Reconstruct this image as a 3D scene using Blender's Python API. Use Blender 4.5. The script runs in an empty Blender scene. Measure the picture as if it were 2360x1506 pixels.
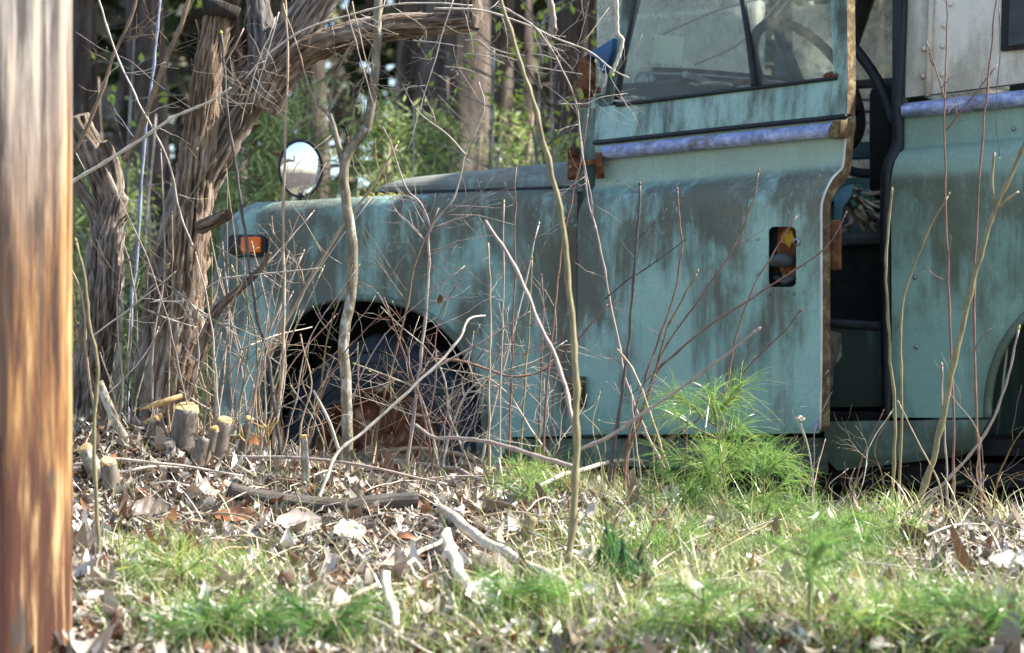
import bpy, bmesh, math, random
import numpy as np
from mathutils import Vector, Matrix, noise
random.seed(7); rng = np.random.default_rng(7)
sc = bpy.context.scene
C = sc.collection
R = math.radians
# ------------------------------------------------------------------ camera, sky, sun, exposure
FPX, PCX, HOR, EYE = 5200.0, 1180.0, 930.0, 1.0      # focal length and picture geometry in photo pixels
cam = bpy.data.cameras.new('camera'); co = bpy.data.objects.new('camera', cam); C.objects.link(co)
cam.sensor_width = 36; cam.lens = FPX * 36 / 2360; cam.shift_y = (HOR - 753) / 2360
cam.clip_start = .05; cam.clip_end = 600
cam.dof.use_dof = True; cam.dof.focus_distance = 5.0; cam.dof.aperture_fstop = 6.0
co.location = (0, 0, EYE); co.rotation_euler = (R(90), 0, 0); sc.camera = co
SUN_EL, SUN_AZ = R(47), R(80)          # azimuth measured from +Y (view direction) towards +X (right)
world = bpy.data.worlds.new("World"); sc.world = world; world.use_nodes = True
wn = world.node_tree; sky = wn.nodes.new('ShaderNodeTexSky'); sky.sky_type = 'NISHITA'; sky.sun_disc = False
sky.sun_elevation = SUN_EL; sky.sun_rotation = SUN_AZ; sky.dust_density = 1.5
bg = wn.nodes['Background']; bg.inputs[1].default_value = .118; wn.links.new(sky.outputs[0], bg.inputs[0])
sun = bpy.data.lights.new('sun', 'SUN'); sun.energy = 5; sun.angle = R(.5); sun.color = (1, .95, .87)
so = bpy.data.objects.new('sun', sun); C.objects.link(so)
sdir = Vector((math.sin(SUN_AZ) * math.cos(SUN_EL), math.cos(SUN_AZ) * math.cos(SUN_EL), math.sin(SUN_EL)))
so.rotation_euler = sdir.to_track_quat('Z', 'Y').to_euler(); so.location = (6, 3, 8)
sc.view_settings.view_transform = 'Standard'; sc.view_settings.look = 'None'
sc.view_settings.exposure = 1.66; sc.view_settings.gamma = 1
# ------------------------------------------------------------------ helpers
def T(px, py, d):                       # photo pixel at distance d -> world point
    return Vector(((px - PCX) / FPX * d, d, EYE - (py - HOR) / FPX * d))
def tag(o, label=None, cat=None, group=None, kind=None):
    for k, v in (('label', label), ('category', cat), ('group', group), ('kind', kind)):
        if v: o[k] = v
    return o
def empty(name, loc, rz=0):
    o = bpy.data.objects.new(name, None); o.location = loc; o.rotation_euler = (0, 0, rz); o.empty_display_size = .1
    C.objects.link(o); return o
class MB:                               # collects shapes, builds ONE mesh object
    def __init__(s): s.v = []; s.f = []; s.m = []; s.uv = []; s.c = []; s.n = 0
    def add(s, verts, faces, mi=0, uv=None, col=0.5):
        b = s.n; verts = [tuple(p) for p in verts]; s.v += verts; s.n += len(verts)
        s.f += [tuple(i + b for i in f) for f in faces]; s.m += [mi] * len(faces)
        s.uv += (list(uv) if uv is not None else [(0, 0)] * len(verts))
        s.c += ([col] * len(verts) if not hasattr(col, '__len__') else list(col))
        return s
    def box(s, c, size, rot=None, mi=0, col=.5):
        x, y, z = (k / 2 for k in size); V = [Vector((a * x, b * y, g * z)) for a in (-1, 1) for b in (-1, 1) for g in (-1, 1)]
        if rot is not None: V = [rot @ q for q in V]
        c = Vector(c)
        return s.add([q + c for q in V], [(0, 1, 3, 2), (4, 6, 7, 5), (0, 4, 5, 1), (2, 3, 7, 6), (0, 2, 6, 4), (1, 5, 7, 3)], mi, col=col)
    def tube(s, pts, rad, seg=6, mi=0, col=.5, cap=True, fn=None):
        pts = [Vector(p) for p in pts]; n = len(pts)
        if not hasattr(rad, '__len__'): rad = [rad] * n
        t = (pts[1] - pts[0]).normalized(); a = t.orthogonal().normalized(); V = []; F = []; UV = []; L = 0
        for i in range(n):
            t2 = (pts[min(i + 1, n - 1)] - pts[max(i - 1, 0)])
            if t2.length > 1e-9: t = t2.normalized()
            a = (a - t * a.dot(t)); a = a.normalized() if a.length > 1e-6 else t.orthogonal().normalized(); b = t.cross(a)
            if i: L += (pts[i] - pts[i - 1]).length
            for k in range(seg):
                th = 2 * math.pi * k / seg; r = rad[i] * (fn(th, L, i / (n - 1)) if fn else 1)
                V.append(pts[i] + (a * math.cos(th) + b * math.sin(th)) * r); UV.append((k / seg, L))
        for i in range(n - 1):
            for k in range(seg):
                k2 = (k + 1) % seg; F.append((i * seg + k, i * seg + k2, (i + 1) * seg + k2, (i + 1) * seg + k))
        if cap: F.append(tuple(range(seg - 1, -1, -1))); F.append(tuple((n - 1) * seg + k for k in range(seg)))
        return s.add(V, F, mi, UV, col)
    def build(s, name, mats, parent=None, smooth=True, loc=None):
        me = bpy.data.meshes.new(name)
        o = bpy.data.objects.new(name, me); C.objects.link(o)
        V = s.v
        if loc is not None:
            o.location = loc; V = [(p[0] - loc[0], p[1] - loc[1], p[2] - loc[2]) for p in V]
        me.from_pydata(V, [], s.f); 
        for m in (mats if isinstance(mats, (list, tuple)) else [mats]): me.materials.append(m)
        if any(s.m): me.polygons.foreach_set('material_index', s.m)
        me.polygons.foreach_set('use_smooth', [smooth] * len(s.f))
        uvl = me.uv_layers.new(name='UVMap'); li = np.empty(len(me.loops), dtype=np.int32); me.loops.foreach_get('vertex_index', li)
        uvl.data.foreach_set('uv', np.array(s.uv, dtype=np.float32)[li].ravel())
        at = me.attributes.new('tone', 'FLOAT', 'POINT'); at.data.foreach_set('value', np.array(s.c, dtype=np.float32))
        if parent is not None: o.parent = parent
        me.update(); return o
class Blobs:                            # numpy bulk mesh: many small faces in one mesh
    def __init__(s): s.V = []; s.F = []; s.c = []; s.n = 0
    def add(s, V, F, c):                # V (k,nv,3)  F (nf,4)  c (k,)
        k, nv, _ = V.shape; s.V.append(V.reshape(-1, 3))
        s.F.append((F[None] + (np.arange(k) * nv)[:, None, None] + s.n).reshape(-1, 4)); s.c.append(np.repeat(c, nv)); s.n += k * nv
    def build(s, name, mat, parent=None, smooth=False, loc=None):
        V = np.concatenate(s.V).astype(np.float32); F = np.concatenate(s.F).astype(np.int32); c = np.concatenate(s.c).astype(np.float32)
        me = bpy.data.meshes.new(name); o = bpy.data.objects.new(name, me); C.objects.link(o)
        if loc is not None: o.location = loc; V = V - np.array(loc, dtype=np.float32)
        me.vertices.add(len(V)); me.vertices.foreach_set('co', V.ravel()); me.loops.add(F.size); me.loops.foreach_set('vertex_index', F.ravel())
        me.polygons.add(len(F)); me.polygons.foreach_set('loop_start', np.arange(len(F), dtype=np.int32) * 4)
        me.polygons.foreach_set('use_smooth', np.full(len(F), smooth)); me.update(calc_edges=True)
        at = me.attributes.new('tone', 'FLOAT', 'POINT'); at.data.foreach_set('value', c); me.materials.append(mat)
        if parent is not None: o.parent = parent
        return o
def smoothline(P, sub=5):
    P = [Vector(p) for p in P]
    if len(P) < 3: return [P[0].lerp(P[-1], k / sub) for k in range(sub + 1)]
    Q = [P[0] * 2 - P[1]] + P + [P[-1] * 2 - P[-2]]; out = []
    for i in range(1, len(Q) - 2):
        a, b, c, d = Q[i - 1:i + 3]
        for k in range(sub):
            t = k / sub; out.append(.5 * ((2 * b) + (c - a) * t + (2 * a - 5 * b + 4 * c - d) * t * t + (3 * b - a - 3 * c + d) * t ** 3))
    out.append(P[-1]); return out
# ------------------------------------------------------------------ materials
class NT:
    def __init__(s, name):
        s.mat = bpy.data.materials.new(name); s.mat.use_nodes = True; s.t = s.mat.node_tree; s.p = s.t.nodes['Principled BSDF']
        s.p.inputs['Specular IOR Level'].default_value = .35
    def nd(s, typ, **k):
        n = s.t.nodes.new(typ)
        for a, b in k.items(): setattr(n, a, b)
        return n
    def ln(s, a, b): s.t.links.new(a, b)
    def coord(s, kind='Object', scale=(1, 1, 1), loc=(0, 0, 0)):
        c = s.nd('ShaderNodeTexCoord'); m = s.nd('ShaderNodeMapping'); m.inputs['Scale'].default_value = scale; m.inputs['Location'].default_value = loc
        s.ln(c.outputs[kind], m.inputs[0]); return m.outputs[0]
    def noise(s, vec, scale=5, detail=5, rough=.55, dist=0):
        n = s.nd('ShaderNodeTexNoise'); n.inputs['Scale'].default_value = scale; n.inputs['Detail'].default_value = detail
        n.inputs['Roughness'].default_value = rough; n.inputs['Distortion'].default_value = dist
        if vec is not None: s.ln(vec, n.inputs['Vector'])
        return n.outputs[0]
    def ramp(s, fac, stops, interp='LINEAR'):
        r = s.nd('ShaderNodeValToRGB'); r.color_ramp.interpolation = interp; e = r.color_ramp.elements
        while len(e) < len(stops): e.new(.5)
        for q, (p, c) in zip(e, stops): q.position = p; q.color = (c if hasattr(c, '__len__') else (c, c, c)) [:3] + (1,) if hasattr(c, '__len__') else (c, c, c, 1)
        s.ln(fac, r.inputs[0]); return r.outputs[0]
    def mix(s, fac, a, b, mode='MIX'):
        m = s.nd('ShaderNodeMix', data_type='RGBA', blend_type=mode)
        for sock, v in ((m.inputs[0], fac), (m.inputs[6], a), (m.inputs[7], b)):
            if isinstance(v, (int, float)): sock.default_value = v
            elif isinstance(v, tuple): sock.default_value = v + (1,)
            else: s.ln(v, sock)
        return m.outputs[2]
    def math(s, op, a, b=None):
        m = s.nd('ShaderNodeMath', operation=op)
        for k, v in ((0, a), (1, b)):
            if v is None: continue
            if isinstance(v, (int, float)): m.inputs[k].default_value = v
            else: s.ln(v, m.inputs[k])
        return m.outputs[0]
    def maprange(s, v, a, b, c=0, d=1):
        m = s.nd('ShaderNodeMapRange'); m.interpolation_type = 'SMOOTHSTEP'
        s.ln(v, m.inputs[0]); 
        for k, q in zip((1, 2, 3, 4), (a, b, c, d)): m.inputs[k].default_value = q
        return m.outputs[0]
    def col(s, v):
        if isinstance(v, tuple): s.p.inputs['Base Color'].default_value = v + (1,)
        else: s.ln(v, s.p.inputs['Base Color'])
        return s
    def bump(s, h, strength=.3, dist=.01):
        b = s.nd('ShaderNodeBump'); b.inputs['Strength'].default_value = strength; b.inputs['Distance'].default_value = dist
        s.ln(h, b.inputs['Height']); s.ln(b.outputs[0], s.p.inputs['Normal']); return s
    def set(s, **k):
        for a, b in k.items(): s.p.inputs[a.replace('_', ' ')].default_value = b
        return s
    def attr(s, name='tone'):
        a = s.nd('ShaderNodeAttribute', attribute_name=name); return a.outputs['Fac']
def plain(name, c, rough=.6, metal=0, var=.35, scale=20, bump=.0):
    n = NT(name); q = n.noise(n.coord(), scale, 6, .6)
    d = tuple(x * (1 - var) for x in c); e = tuple(min(1, x * (1 + var)) for x in c)
    n.col(n.ramp(q, [(.3, d), (.7, e)])).set(Roughness=rough, Metallic=metal)
    if bump: n.bump(q, bump, .004)
    return n.mat
def paint(name, a=(.205, .385, .335), b=(.34, .52, .44), zlo=.50, zhi=1.06, dirt=.92, dcol=(.125, .12, .085), scratch=1.0, moss=0.0, seam=None, upper=None):
    """weathered paint: vertical run-off stains starting at the shoulder, grime specks, bare scratches"""
    n = NT(name); co_ = n.coord(); z = n.nd('ShaderNodeSeparateXYZ'); n.ln(co_, z.inputs[0]); Z = z.outputs[2]
    base = n.ramp(n.noise(co_, 3.2, 6, .6), [(.3, a), (.5, tuple((p + q) / 2 for p, q in zip(a, b))), (.72, b)])
    chalk = n.maprange(n.noise(n.coord(scale=(1, 1, .35)), 9, 8, .65), .5, .75)
    base = n.mix(n.math('MULTIPLY', chalk, .35), base, (.33, .42, .38))
    streak = n.noise(n.coord(scale=(1, 1, .14)), 22, 8, .62, .4); blotch = n.noise(n.coord(scale=(1, 1, .55)), 5.5, 7, .6, .3)
    hm = n.maprange(Z, zlo, zhi)
    m = n.math('ADD', n.math('MULTIPLY', streak, .34), n.math('MULTIPLY', blotch, 1.0)); m = n.math('ADD', m, n.math('MULTIPLY', hm, .17))
    fs = n.noise(n.coord(scale=(1, 1, .10), loc=(3, 3, 3)), 70, 7, .7, .2); m = n.math('ADD', m, n.math('MULTIPLY', fs, .22))
    m = n.maprange(m, .76, 1.0); m = n.math('MULTIPLY', m, dirt)
    if upper:
        up_ = n.maprange(Z, 1.105, 1.135); base = n.mix(up_, base, n.mix(n.noise(co_, 8, 5, .6), upper, tuple(x * .82 for x in upper))); m = n.math('MULTIPLY', m, n.maprange(Z, 1.10, 1.135, 1, .28))
    dc = n.ramp(n.noise(co_, 7, 5, .6), [(.3, tuple(x * .75 for x in dcol)), (.6, dcol), (.8, (dcol[0] * 1.5, dcol[1] * 1.15, dcol[2] * .8))])
    c = n.mix(m, base, dc)
    if seam:
        X = z.outputs[0]; sm_ = n.math('MULTIPLY', n.maprange(X, seam - .10, seam - .035), n.maprange(n.noise(n.coord(scale=(1, 1, .3)), 14, 6, .6), .3, .6)); c = n.mix(n.math('MULTIPLY', sm_, .85), c, (.085, .068, .038))
        bl_ = n.maprange(n.noise(n.coord(scale=(1, 1, .5), loc=(1, 4, 9)), 4.2, 6, .65), .56, .66); c = n.mix(n.math('MULTIPLY', bl_, .6), c, (.085, .06, .045))
    if moss:
        mm = n.maprange(n.noise(n.coord(scale=(1, 1, .3), loc=(3, 1, 2)), 4, 5, .6), .5, .7); c = n.mix(n.math('MULTIPLY', mm, moss), c, (.11, .14, .06))
    # dark lichen specks
    sp = n.maprange(n.noise(co_, 75, 6, .75), .6, .7); patch = n.maprange(n.noise(n.coord(loc=(7, 3, 1)), 5, 4, .6), .47, .62)
    c = n.mix(n.math('MULTIPLY', n.math('MULTIPLY', sp, patch), .75), c, (.03, .032, .028))
    # scoured bright patches near the shoulder
    if scratch:
        sm = n.maprange(n.noise(n.coord(scale=(1, 1, .5), loc=(2, 9, 4)), 55, 10, .8, .8), .53, .66); sh = n.maprange(Z, zhi - .16, zhi + .01)
        sm2 = n.maprange(n.noise(n.coord(loc=(5, 2, 4)), 4, 3, .5), .38, .55)
        c = n.mix(n.math('MULTIPLY', n.math('MULTIPLY', sm, sh), n.math('MULTIPLY', sm2, scratch)), c, (.28, .52, .50))
    fine = n.noise(co_, 160, 4, .7); c = n.mix(.25, c, n.ramp(fine, [(.35, .35), (.65, .75)]), 'OVERLAY')
    n.col(c); n.ln(n.maprange(m, 0, 1, .42, .8), n.p.inputs['Roughness']); n.bump(n.noise(co_, 45, 5, .6), .12, .004)
    return n.mat
def rustmat(name, c1=(.035, .016, .010), c2=(.15, .055, .022), c3=(.30, .20, .07), sc_=22):
    n = NT(name); q = n.noise(n.coord(), sc_, 8, .7, .5)
    n.col(n.ramp(q, [(.32, c1), (.52, c2), (.7, c3)])).set(Roughness=.85).bump(q, .5, .006); return n.mat
def barkmat(name, stops, sv=(14, 14, 1.6), rough=.85, bs=.6, bd=.006, uvk=True):
    n = NT(name); v = n.coord('UV', (26, 3.0, 1)) if uvk else n.coord(scale=sv)
    f = n.noise(n.coord(), 26, 8, .7); w = n.noise(n.coord(scale=(1, 1, .25)), 60, 8, .7, .3); t = n.attr()
    st = n.noise(n.coord('UV', (22, 5, 1)), 1.0, 8, .72, .6)
    m = n.math('ADD', n.math('MULTIPLY', t, .48), n.math('ADD', n.math('MULTIPLY', f, .14), n.math('MULTIPLY', st, .42)))
    c = n.ramp(m, stops); big = n.maprange(n.noise(n.coord(scale=(1, 1, .4)), 7, 4, .6), .42, .6); c = n.mix(n.math('MULTIPLY', big, .55), c, n.mix(1.0, c, (.72, .60, .47), 'MULTIPLY'))
    n.col(c).set(Roughness=rough).bump(st, 1.0, .02); return n.mat
def stemmat(name, a, b, patch=None, rough=.6, bump=.3):
    n = NT(name); q = n.noise(n.coord(scale=(1, 1, .4)), 60, 6, .65); c = n.ramp(q, [(.35, a), (.65, b)])
    if patch: c = n.mix(n.maprange(n.noise(n.coord(scale=(1, 1, .5)), 28, 6, .7), .5, .6), c, patch)
    n.col(c).set(Roughness=rough); n.bump(n.noise(n.coord(scale=(1, 1, 1.2)), 160, 4, .6), bump, .002); return n.mat
def leafmat(name, stops, rough=.5, trans=.0, spec=.5):
    n = NT(name); c = n.ramp(n.attr(), stops); c = n.mix(.35, c, n.ramp(n.noise(n.coord(), 90, 4, .6), [(.3, .3), (.7, .8)]), 'OVERLAY')
    n.col(c).set(Roughness=rough); n.p.inputs['Specular IOR Level'].default_value = spec
    if trans:
        tr = n.nd('ShaderNodeBsdfTranslucent'); n.ln(c, tr.inputs[0]); mx = n.nd('ShaderNodeMixShader'); mx.inputs[0].default_value = trans
        n.ln(n.p.outputs[0], mx.inputs[1]); n.ln(tr.outputs[0], mx.inputs[2]); n.ln(mx.outputs[0], n.t.nodes['Material Output'].inputs[0])
    return n.mat
M = {}
M['paint'] = paint('faded_teal_paint', upper=(.38, .52, .40)); M['paint_wing'] = paint('grimy_teal_wing_paint', seam=.19)
M['paint_hood'] = paint('weathered_pale_hood_paint', (.26, .33, .29), (.36, .40, .34), 1.0, 1.25, .85, (.16, .155, .125), .4)
M['paint_upper'] = paint('faded_green_upper_paint', (.27, .39, .31), (.35, .46, .37), 1.16, 1.6, .55, (.15, .16, .12), .25)
M['paint_doortop'] = paint('stained_door_top_paint', (.25, .42, .36), (.36, .52, .44), .9, 1.9, 1.0, (.085, .095, .075), .5)
M['paint_rear'] = paint('mossy_teal_paint', (.17, .315, .26), (.26, .41, .33), .55, 1.08, .92, (.12, .135, .085), .5, .6, upper=(.30, .44, .35))
M['paint_sill'] = paint('dull_sill_paint', (.16, .25, .21), (.23, .33, .27), .3, .5, .8, (.085, .09, .06), .0, .5)
M['cream'] = paint('stained_cream_paint', (.72, .62, .49), (.84, .75, .62), 1.9, 1.25, .62, (.24, .21, .14), .0)
n = NT('pitted_galvanised_strip'); q = n.noise(n.coord(), 30, 6, .7); z = n.nd('ShaderNodeSeparateXYZ'); 
n.col(n.mix(n.maprange(n.noise(n.coord(scale=(1, 1, 2)), 9, 8, .75), .50, .66), n.ramp(q, [(.35, (.20, .24, .38)), (.5, (.36, .41, .64)), (.63, (.58, .62, .84))]), (.19, .18, .17))).set(Roughness=.6, Metallic=.1).bump(n.noise(n.coord(), 90, 6, .7), .9, .006)
M['galv'] = n.mat
M['rust'] = rustmat('flaking_rust'); M['rust_yellow'] = rustmat('rusty_edge', (.035, .02, .01), (.13, .085, .035), (.34, .29, .15), 30)
M['rust_rim'] = rustmat('rusted_rim', (.025, .012, .008), (.15, .05, .018), (.50, .40, .25), 11)
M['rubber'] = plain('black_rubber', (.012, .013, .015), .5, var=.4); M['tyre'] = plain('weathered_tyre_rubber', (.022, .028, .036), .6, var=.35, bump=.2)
M['tyre_blue'] = plain('tyre_rubber_lit_tone', (.04, .055, .075), .6, var=.35, bump=.4)  # rear tyre's lighter copy of the rubber, sunlit look put into its colour
M['dark'] = plain('near_black_matt', (.012, .011, .010), .9, var=.6); M['edge'] = plain('bare_edge_metal', (.55, .55, .5), .5, var=.2)  # even near-black for underbody, cab and recess parts
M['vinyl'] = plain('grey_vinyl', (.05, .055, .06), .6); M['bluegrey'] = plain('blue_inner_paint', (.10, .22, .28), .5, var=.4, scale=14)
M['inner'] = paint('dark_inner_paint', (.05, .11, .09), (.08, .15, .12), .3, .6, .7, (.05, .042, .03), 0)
M['wood_rim'] = plain('steering_wheel_plastic', (.022, .018, .015), .5); M['orange'] = plain('orange_lens', (.85, .16, .01), .3, var=.1)
M['blue'] = plain('blue_plastic', (.03, .10, .22), .35, var=.2); M['sticker'] = plain('faded_paper', (.80, .86, .66), .7, var=.08, scale=5)
M['wire'] = plain('grimy_cable', (.50, .44, .36), .6, var=.6, scale=15); M['wire_green'] = plain('green_cable', (.10, .24, .18), .5, var=.4); M['yellow'] = rustmat('yellow_grease_paint', (.12, .05, .01), (.45, .26, .02), (.62, .42, .05), 18)
M['steel'] = plain('dull_steel', (.35, .36, .37), .4, .8)
n = NT('mirror_glass'); n.col((.95, .97, 1.0)).set(Roughness=.03, Metallic=1.0); M['mirror'] = n.mat
def glass(name, dust_haze, dcol=(.55, .55, .47)):
    n = NT(name); tr = n.nd('ShaderNodeBsdfTransparent'); tr.inputs[0].default_value = (.86, .9, .88, 1); gl = n.nd('ShaderNodeBsdfGlossy'); gl.inputs['Roughness'].default_value = .06
    fr = n.nd('ShaderNodeFresnel'); fr.inputs[0].default_value = 1.22; m1 = n.nd('ShaderNodeMixShader'); n.ln(fr.outputs[0], m1.inputs[0]); n.ln(tr.outputs[0], m1.inputs[1]); n.ln(gl.outputs[0], m1.inputs[2])
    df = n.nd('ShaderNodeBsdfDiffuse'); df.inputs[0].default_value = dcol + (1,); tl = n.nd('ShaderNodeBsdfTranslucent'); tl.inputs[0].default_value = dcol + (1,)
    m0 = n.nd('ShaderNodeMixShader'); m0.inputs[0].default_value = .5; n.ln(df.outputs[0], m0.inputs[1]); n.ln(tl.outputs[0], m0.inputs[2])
    m2 = n.nd('ShaderNodeMixShader'); f = n.maprange(n.noise(n.coord(), 16, 10, .8, .4), .38, .66, dust_haze * .35, dust_haze * 1.65); n.ln(f, m2.inputs[0]); n.ln(m1.outputs[0], m2.inputs[1]); n.ln(m0.outputs[0], m2.inputs[2])
    n.ln(m2.outputs[0], n.t.nodes['Material Output'].inputs[0]); return n.mat
M['glass'] = glass('dusty_glass', .06, (.66, .64, .52)); M['glass_far'] = glass('hazy_glass', .55, (.80, .80, .72)); M['glass_screen'] = glass('dirty_sheen_windscreen_glass', .5, (.96, .92, .78))  # windscreen's near-white dust also carries its reflected brightness; far pane hazed to look brighter
BARK = [(.36, (.010, .008, .006)), (.45, (.07, .052, .04)), (.54, (.23, .18, .14)), (.62, (.42, .36, .30)), (.74, (.62, .57, .51))]
M['bark'] = barkmat('shaggy_bark', BARK)
M['bark_red'] = barkmat('shaggy_red_bark', [(.36, (.012, .008, .005)), (.45, (.08, .05, .032)), (.54, (.24, .165, .11)), (.62, (.42, .33, .25)), (.74, (.60, .53, .45))])
M['bark_grey'] = barkmat('flaky_grey_bark', [(.34, (.014, .012, .011)), (.46, (.08, .07, .06)), (.58, (.24, .215, .19)), (.76, (.55, .52, .48))])
M['bark_bg'] = barkmat('dark_conifer_bark', [(.3, (.03, .023, .02)), (.45, (.085, .066, .055)), (.6, (.17, .135, .115)), (.78, (.30, .26, .23))])
n = NT('fresh_cut_wood'); q = n.nd('ShaderNodeTexWave', wave_type='RINGS', rings_direction='Z'); n.ln(n.coord(), q.inputs[0]); q.inputs['Scale'].default_value = 60; q.inputs['Distortion'].default_value = 6; n.col(n.mix(n.noise(n.coord(), 60, 6, .7), n.ramp(q.outputs[1], [(.2, (.48, .29, .10)), (.8, (.68, .48, .22))]), (.40, .26, .12))).set(Roughness=.75).bump(n.noise(n.coord(), 120, 5, .7), .6, .004); M['cut'] = n.mat; M['stump'] = stemmat('speckled_stump_bark', (.09, .07, .055), (.20, .17, .135), (.035, .026, .02))
M['s_grey'] = stemmat('grey_lichen_stem', (.10, .085, .055), (.27, .235, .165), (.44, .42, .36)); M['s_brown'] = stemmat('brown_stem', (.13, .085, .05), (.25, .17, .10))
M['s_tan'] = stemmat('tan_stem', (.28, .20, .13), (.42, .32, .22)); M['s_pale'] = stemmat('pale_dead_stem', (.29, .25, .20), (.50, .45, .38)); M['s_white'] = stemmat('peeled_white_wood', (.42, .36, .27), (.62, .56, .46))
M['s_red'] = stemmat('red_brown_stem', (.12, .065, .05), (.23, .125, .095)); M['s_dark'] = stemmat('dark_stem', (.045, .038, .034), (.11, .095, .085)); M['s_olive'] = stemmat('olive_stem', (.14, .12, .06), (.27, .23, .12))
M['s_pink'] = stemmat('pinkish_grey_stem', (.22, .175, .15), (.38, .31, .27)); M['s_blue'] = stemmat('bluish_grey_stem', (.14, .15, .18), (.30, .33, .40)); M['bud'] = plain('green_bud', (.34, .42, .10), .5)
M['litter'] = leafmat('dry_leaf_litter', [(0, (.07, .04, .025)), (.11, (.27, .11, .045)), (.2, (.11, .08, .055)), (.42, (.22, .175, .13)), (.72, (.34, .295, .24)), (1, (.58, .55, .50))], .36, .06)
M['twiglitter'] = leafmat('dead_twig_litter', [(0, (.09, .06, .045)), (.4, (.26, .20, .15)), (1, (.55, .50, .42))], .6)
M['grass'] = leafmat('spring_grass', [(0, (.05, .10, .02)), (.3, (.12, .23, .04)), (.55, (.25, .36, .08)), (.75, (.42, .45, .17)), (1, (.62, .56, .34))], .28, .15)
M['needle'] = leafmat('pine_needles', [(0, (.03, .10, .04)), (.5, (.13, .29, .07)), (.85, (.34, .46, .12)), (1, (.50, .44, .14))], .25, .5)
M['bgneedle'] = leafmat('young_pine_foliage', [(0, (.07, .11, .035)), (.5, (.22, .31, .09)), (1, (.52, .60, .24))], .5, .45)
M['dkneedle'] = leafmat('dark_conifer_foliage', [(0, (.012, .03, .012)), (.5, (.03, .06, .02)), (1, (.07, .11, .035))], .5, .2)
M['ylleaf'] = leafmat('fresh_yellow_green_leaf', [(0, (.30, .42, .04)), (1, (.48, .60, .08))], .45, .5)
# ------------------------------------------------------------------ ground: a leafy bank in front of the truck, a dip under it, woods rising behind
PW = [(-8, -.6), (0, -.3), (2.5, .45), (3.4, .655), (4.2, .70), (4.9, .765), (5.3, .79), (5.55, .73), (5.9, .55), (6.4, .46), (9, .5), (14, .75), (25, 1.6), (60, 5), (200, 16)]
def prof(w):
    for (a, za), (b, zb) in zip(PW, PW[1:]):
        if w <= b:
            t = max(0, (w - a) / (b - a)); t = t * t * (3 - 2 * t) if a > 5.2 and b < 7 else t
            return za + (zb - za) * t
    return PW[-1][1]
def gz(X, Y, fine=True):
    w = Y + .42 * max(0., min(X, 2.)) if Y < 7 else Y
    z = prof(w); k = max(0, min(1, (Y - 1) / 2))
    z += (.035 / (1 + math.exp(max(-30, min(30, (X - .12) * 14))))) * math.exp(-((w - 5.15) / .7) ** 2)
    z += .11 * math.exp(-((X + .95) / .42) ** 2 - ((Y - 5.15) / .42) ** 2) - .05 * (1 / (1 + math.exp(max(-30, min(30, -(X - .25) * 8))))) * math.exp(-((w - 5.2) / .8) ** 2)
    if fine: z += .035 * noise.noise(Vector((X * 1.7, Y * 1.4, 3))) * k + (.014 * noise.noise(Vector((X * 7, Y * 7, 0))) if Y < 7 else .12 * noise.noise(Vector((X * .5, Y * .5, 0))) * min(1, (Y - 7) / 5))
    return z
def axis(segs):
    out = []
    for a, b, n_ in segs: out += list(np.linspace(a, b, n_, endpoint=False))
    return out + [segs[-1][1]]
xs = axis([(-220, -20, 14), (-20, -2.2, 24), (-2.2, 2.2, 130), (2.2, 20, 24), (20, 220, 14)]); ys = axis([(-60, 0, 10), (0, 2.6, 12), (2.6, 7, 150), (7, 30, 50), (30, 300, 20)])
g = MB(); g.add([(x, y, gz(x, y)) for y in ys for x in xs], [(j * len(xs) + i, j * len(xs) + i + 1, (j + 1) * len(xs) + i + 1, (j + 1) * len(xs) + i) for j in range(len(ys) - 1) for i in range(len(xs) - 1)])
n = NT('leaf_mould'); q = n.noise(n.coord(), 22, 10, .75, .5)
n.col(n.ramp(q, [(.3, (.01, .007, .005)), (.5, (.03, .022, .016)), (.62, (.07, .052, .038)), (.75, (.15, .115, .085))])).set(Roughness=.9).bump(q, .8, .03)
tag(g.build('ground', n.mat), kind='structure')
# ------------------------------------------------------------------ the truck (local axes: x to its rear, y into its body, z up)
YAW = R(25); BASE = Vector((0, 6.1, .45)); cY, sY = math.cos(YAW), math.sin(YAW)
truck = tag(empty('off_road_truck', BASE, -YAW), 'abandoned teal off-road truck with stained panels and its front door ajar', 'truck')
def loc_of(w):
    d = w - BASE; return Vector((d.x * cY - d.y * sY, d.x * sY + d.y * cY, d.z))
CAMP = loc_of(Vector((0, 0, EYE)))
def ray(px, py):
    return loc_of(T(px, py, 1.0)) - CAMP
def onplane(px, py, pt, nrm):
    d = ray(px, py); return CAMP + d * ((Vector(pt) - CAMP).dot(nrm) / d.dot(nrm))
NY = Vector((0, 1, 0))
def P(px, py, y=0.0): return onplane(px, py, (0, y, 0), NY)
HINGE = P(1334, 700, 0.0); DEL = R(23.6); DU = Vector((math.cos(DEL), -math.sin(DEL), 0)); DN = Vector((math.sin(DEL), math.cos(DEL), 0))   # DN points into the cab
def D(px, py, o=0.0): return onplane(px, py, HINGE + DN * o, DN)
def bake(o, mods=True):
    dg = bpy.context.evaluated_depsgraph_get(); dg.update(); me = bpy.data.meshes.new_from_object(o.evaluated_get(dg)); o.modifiers.clear(); o.data = me
    me.polygons.foreach_set('use_smooth', [True] * len(me.polygons)); me.set_sharp_from_angle(angle=R(38)); return o
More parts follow.
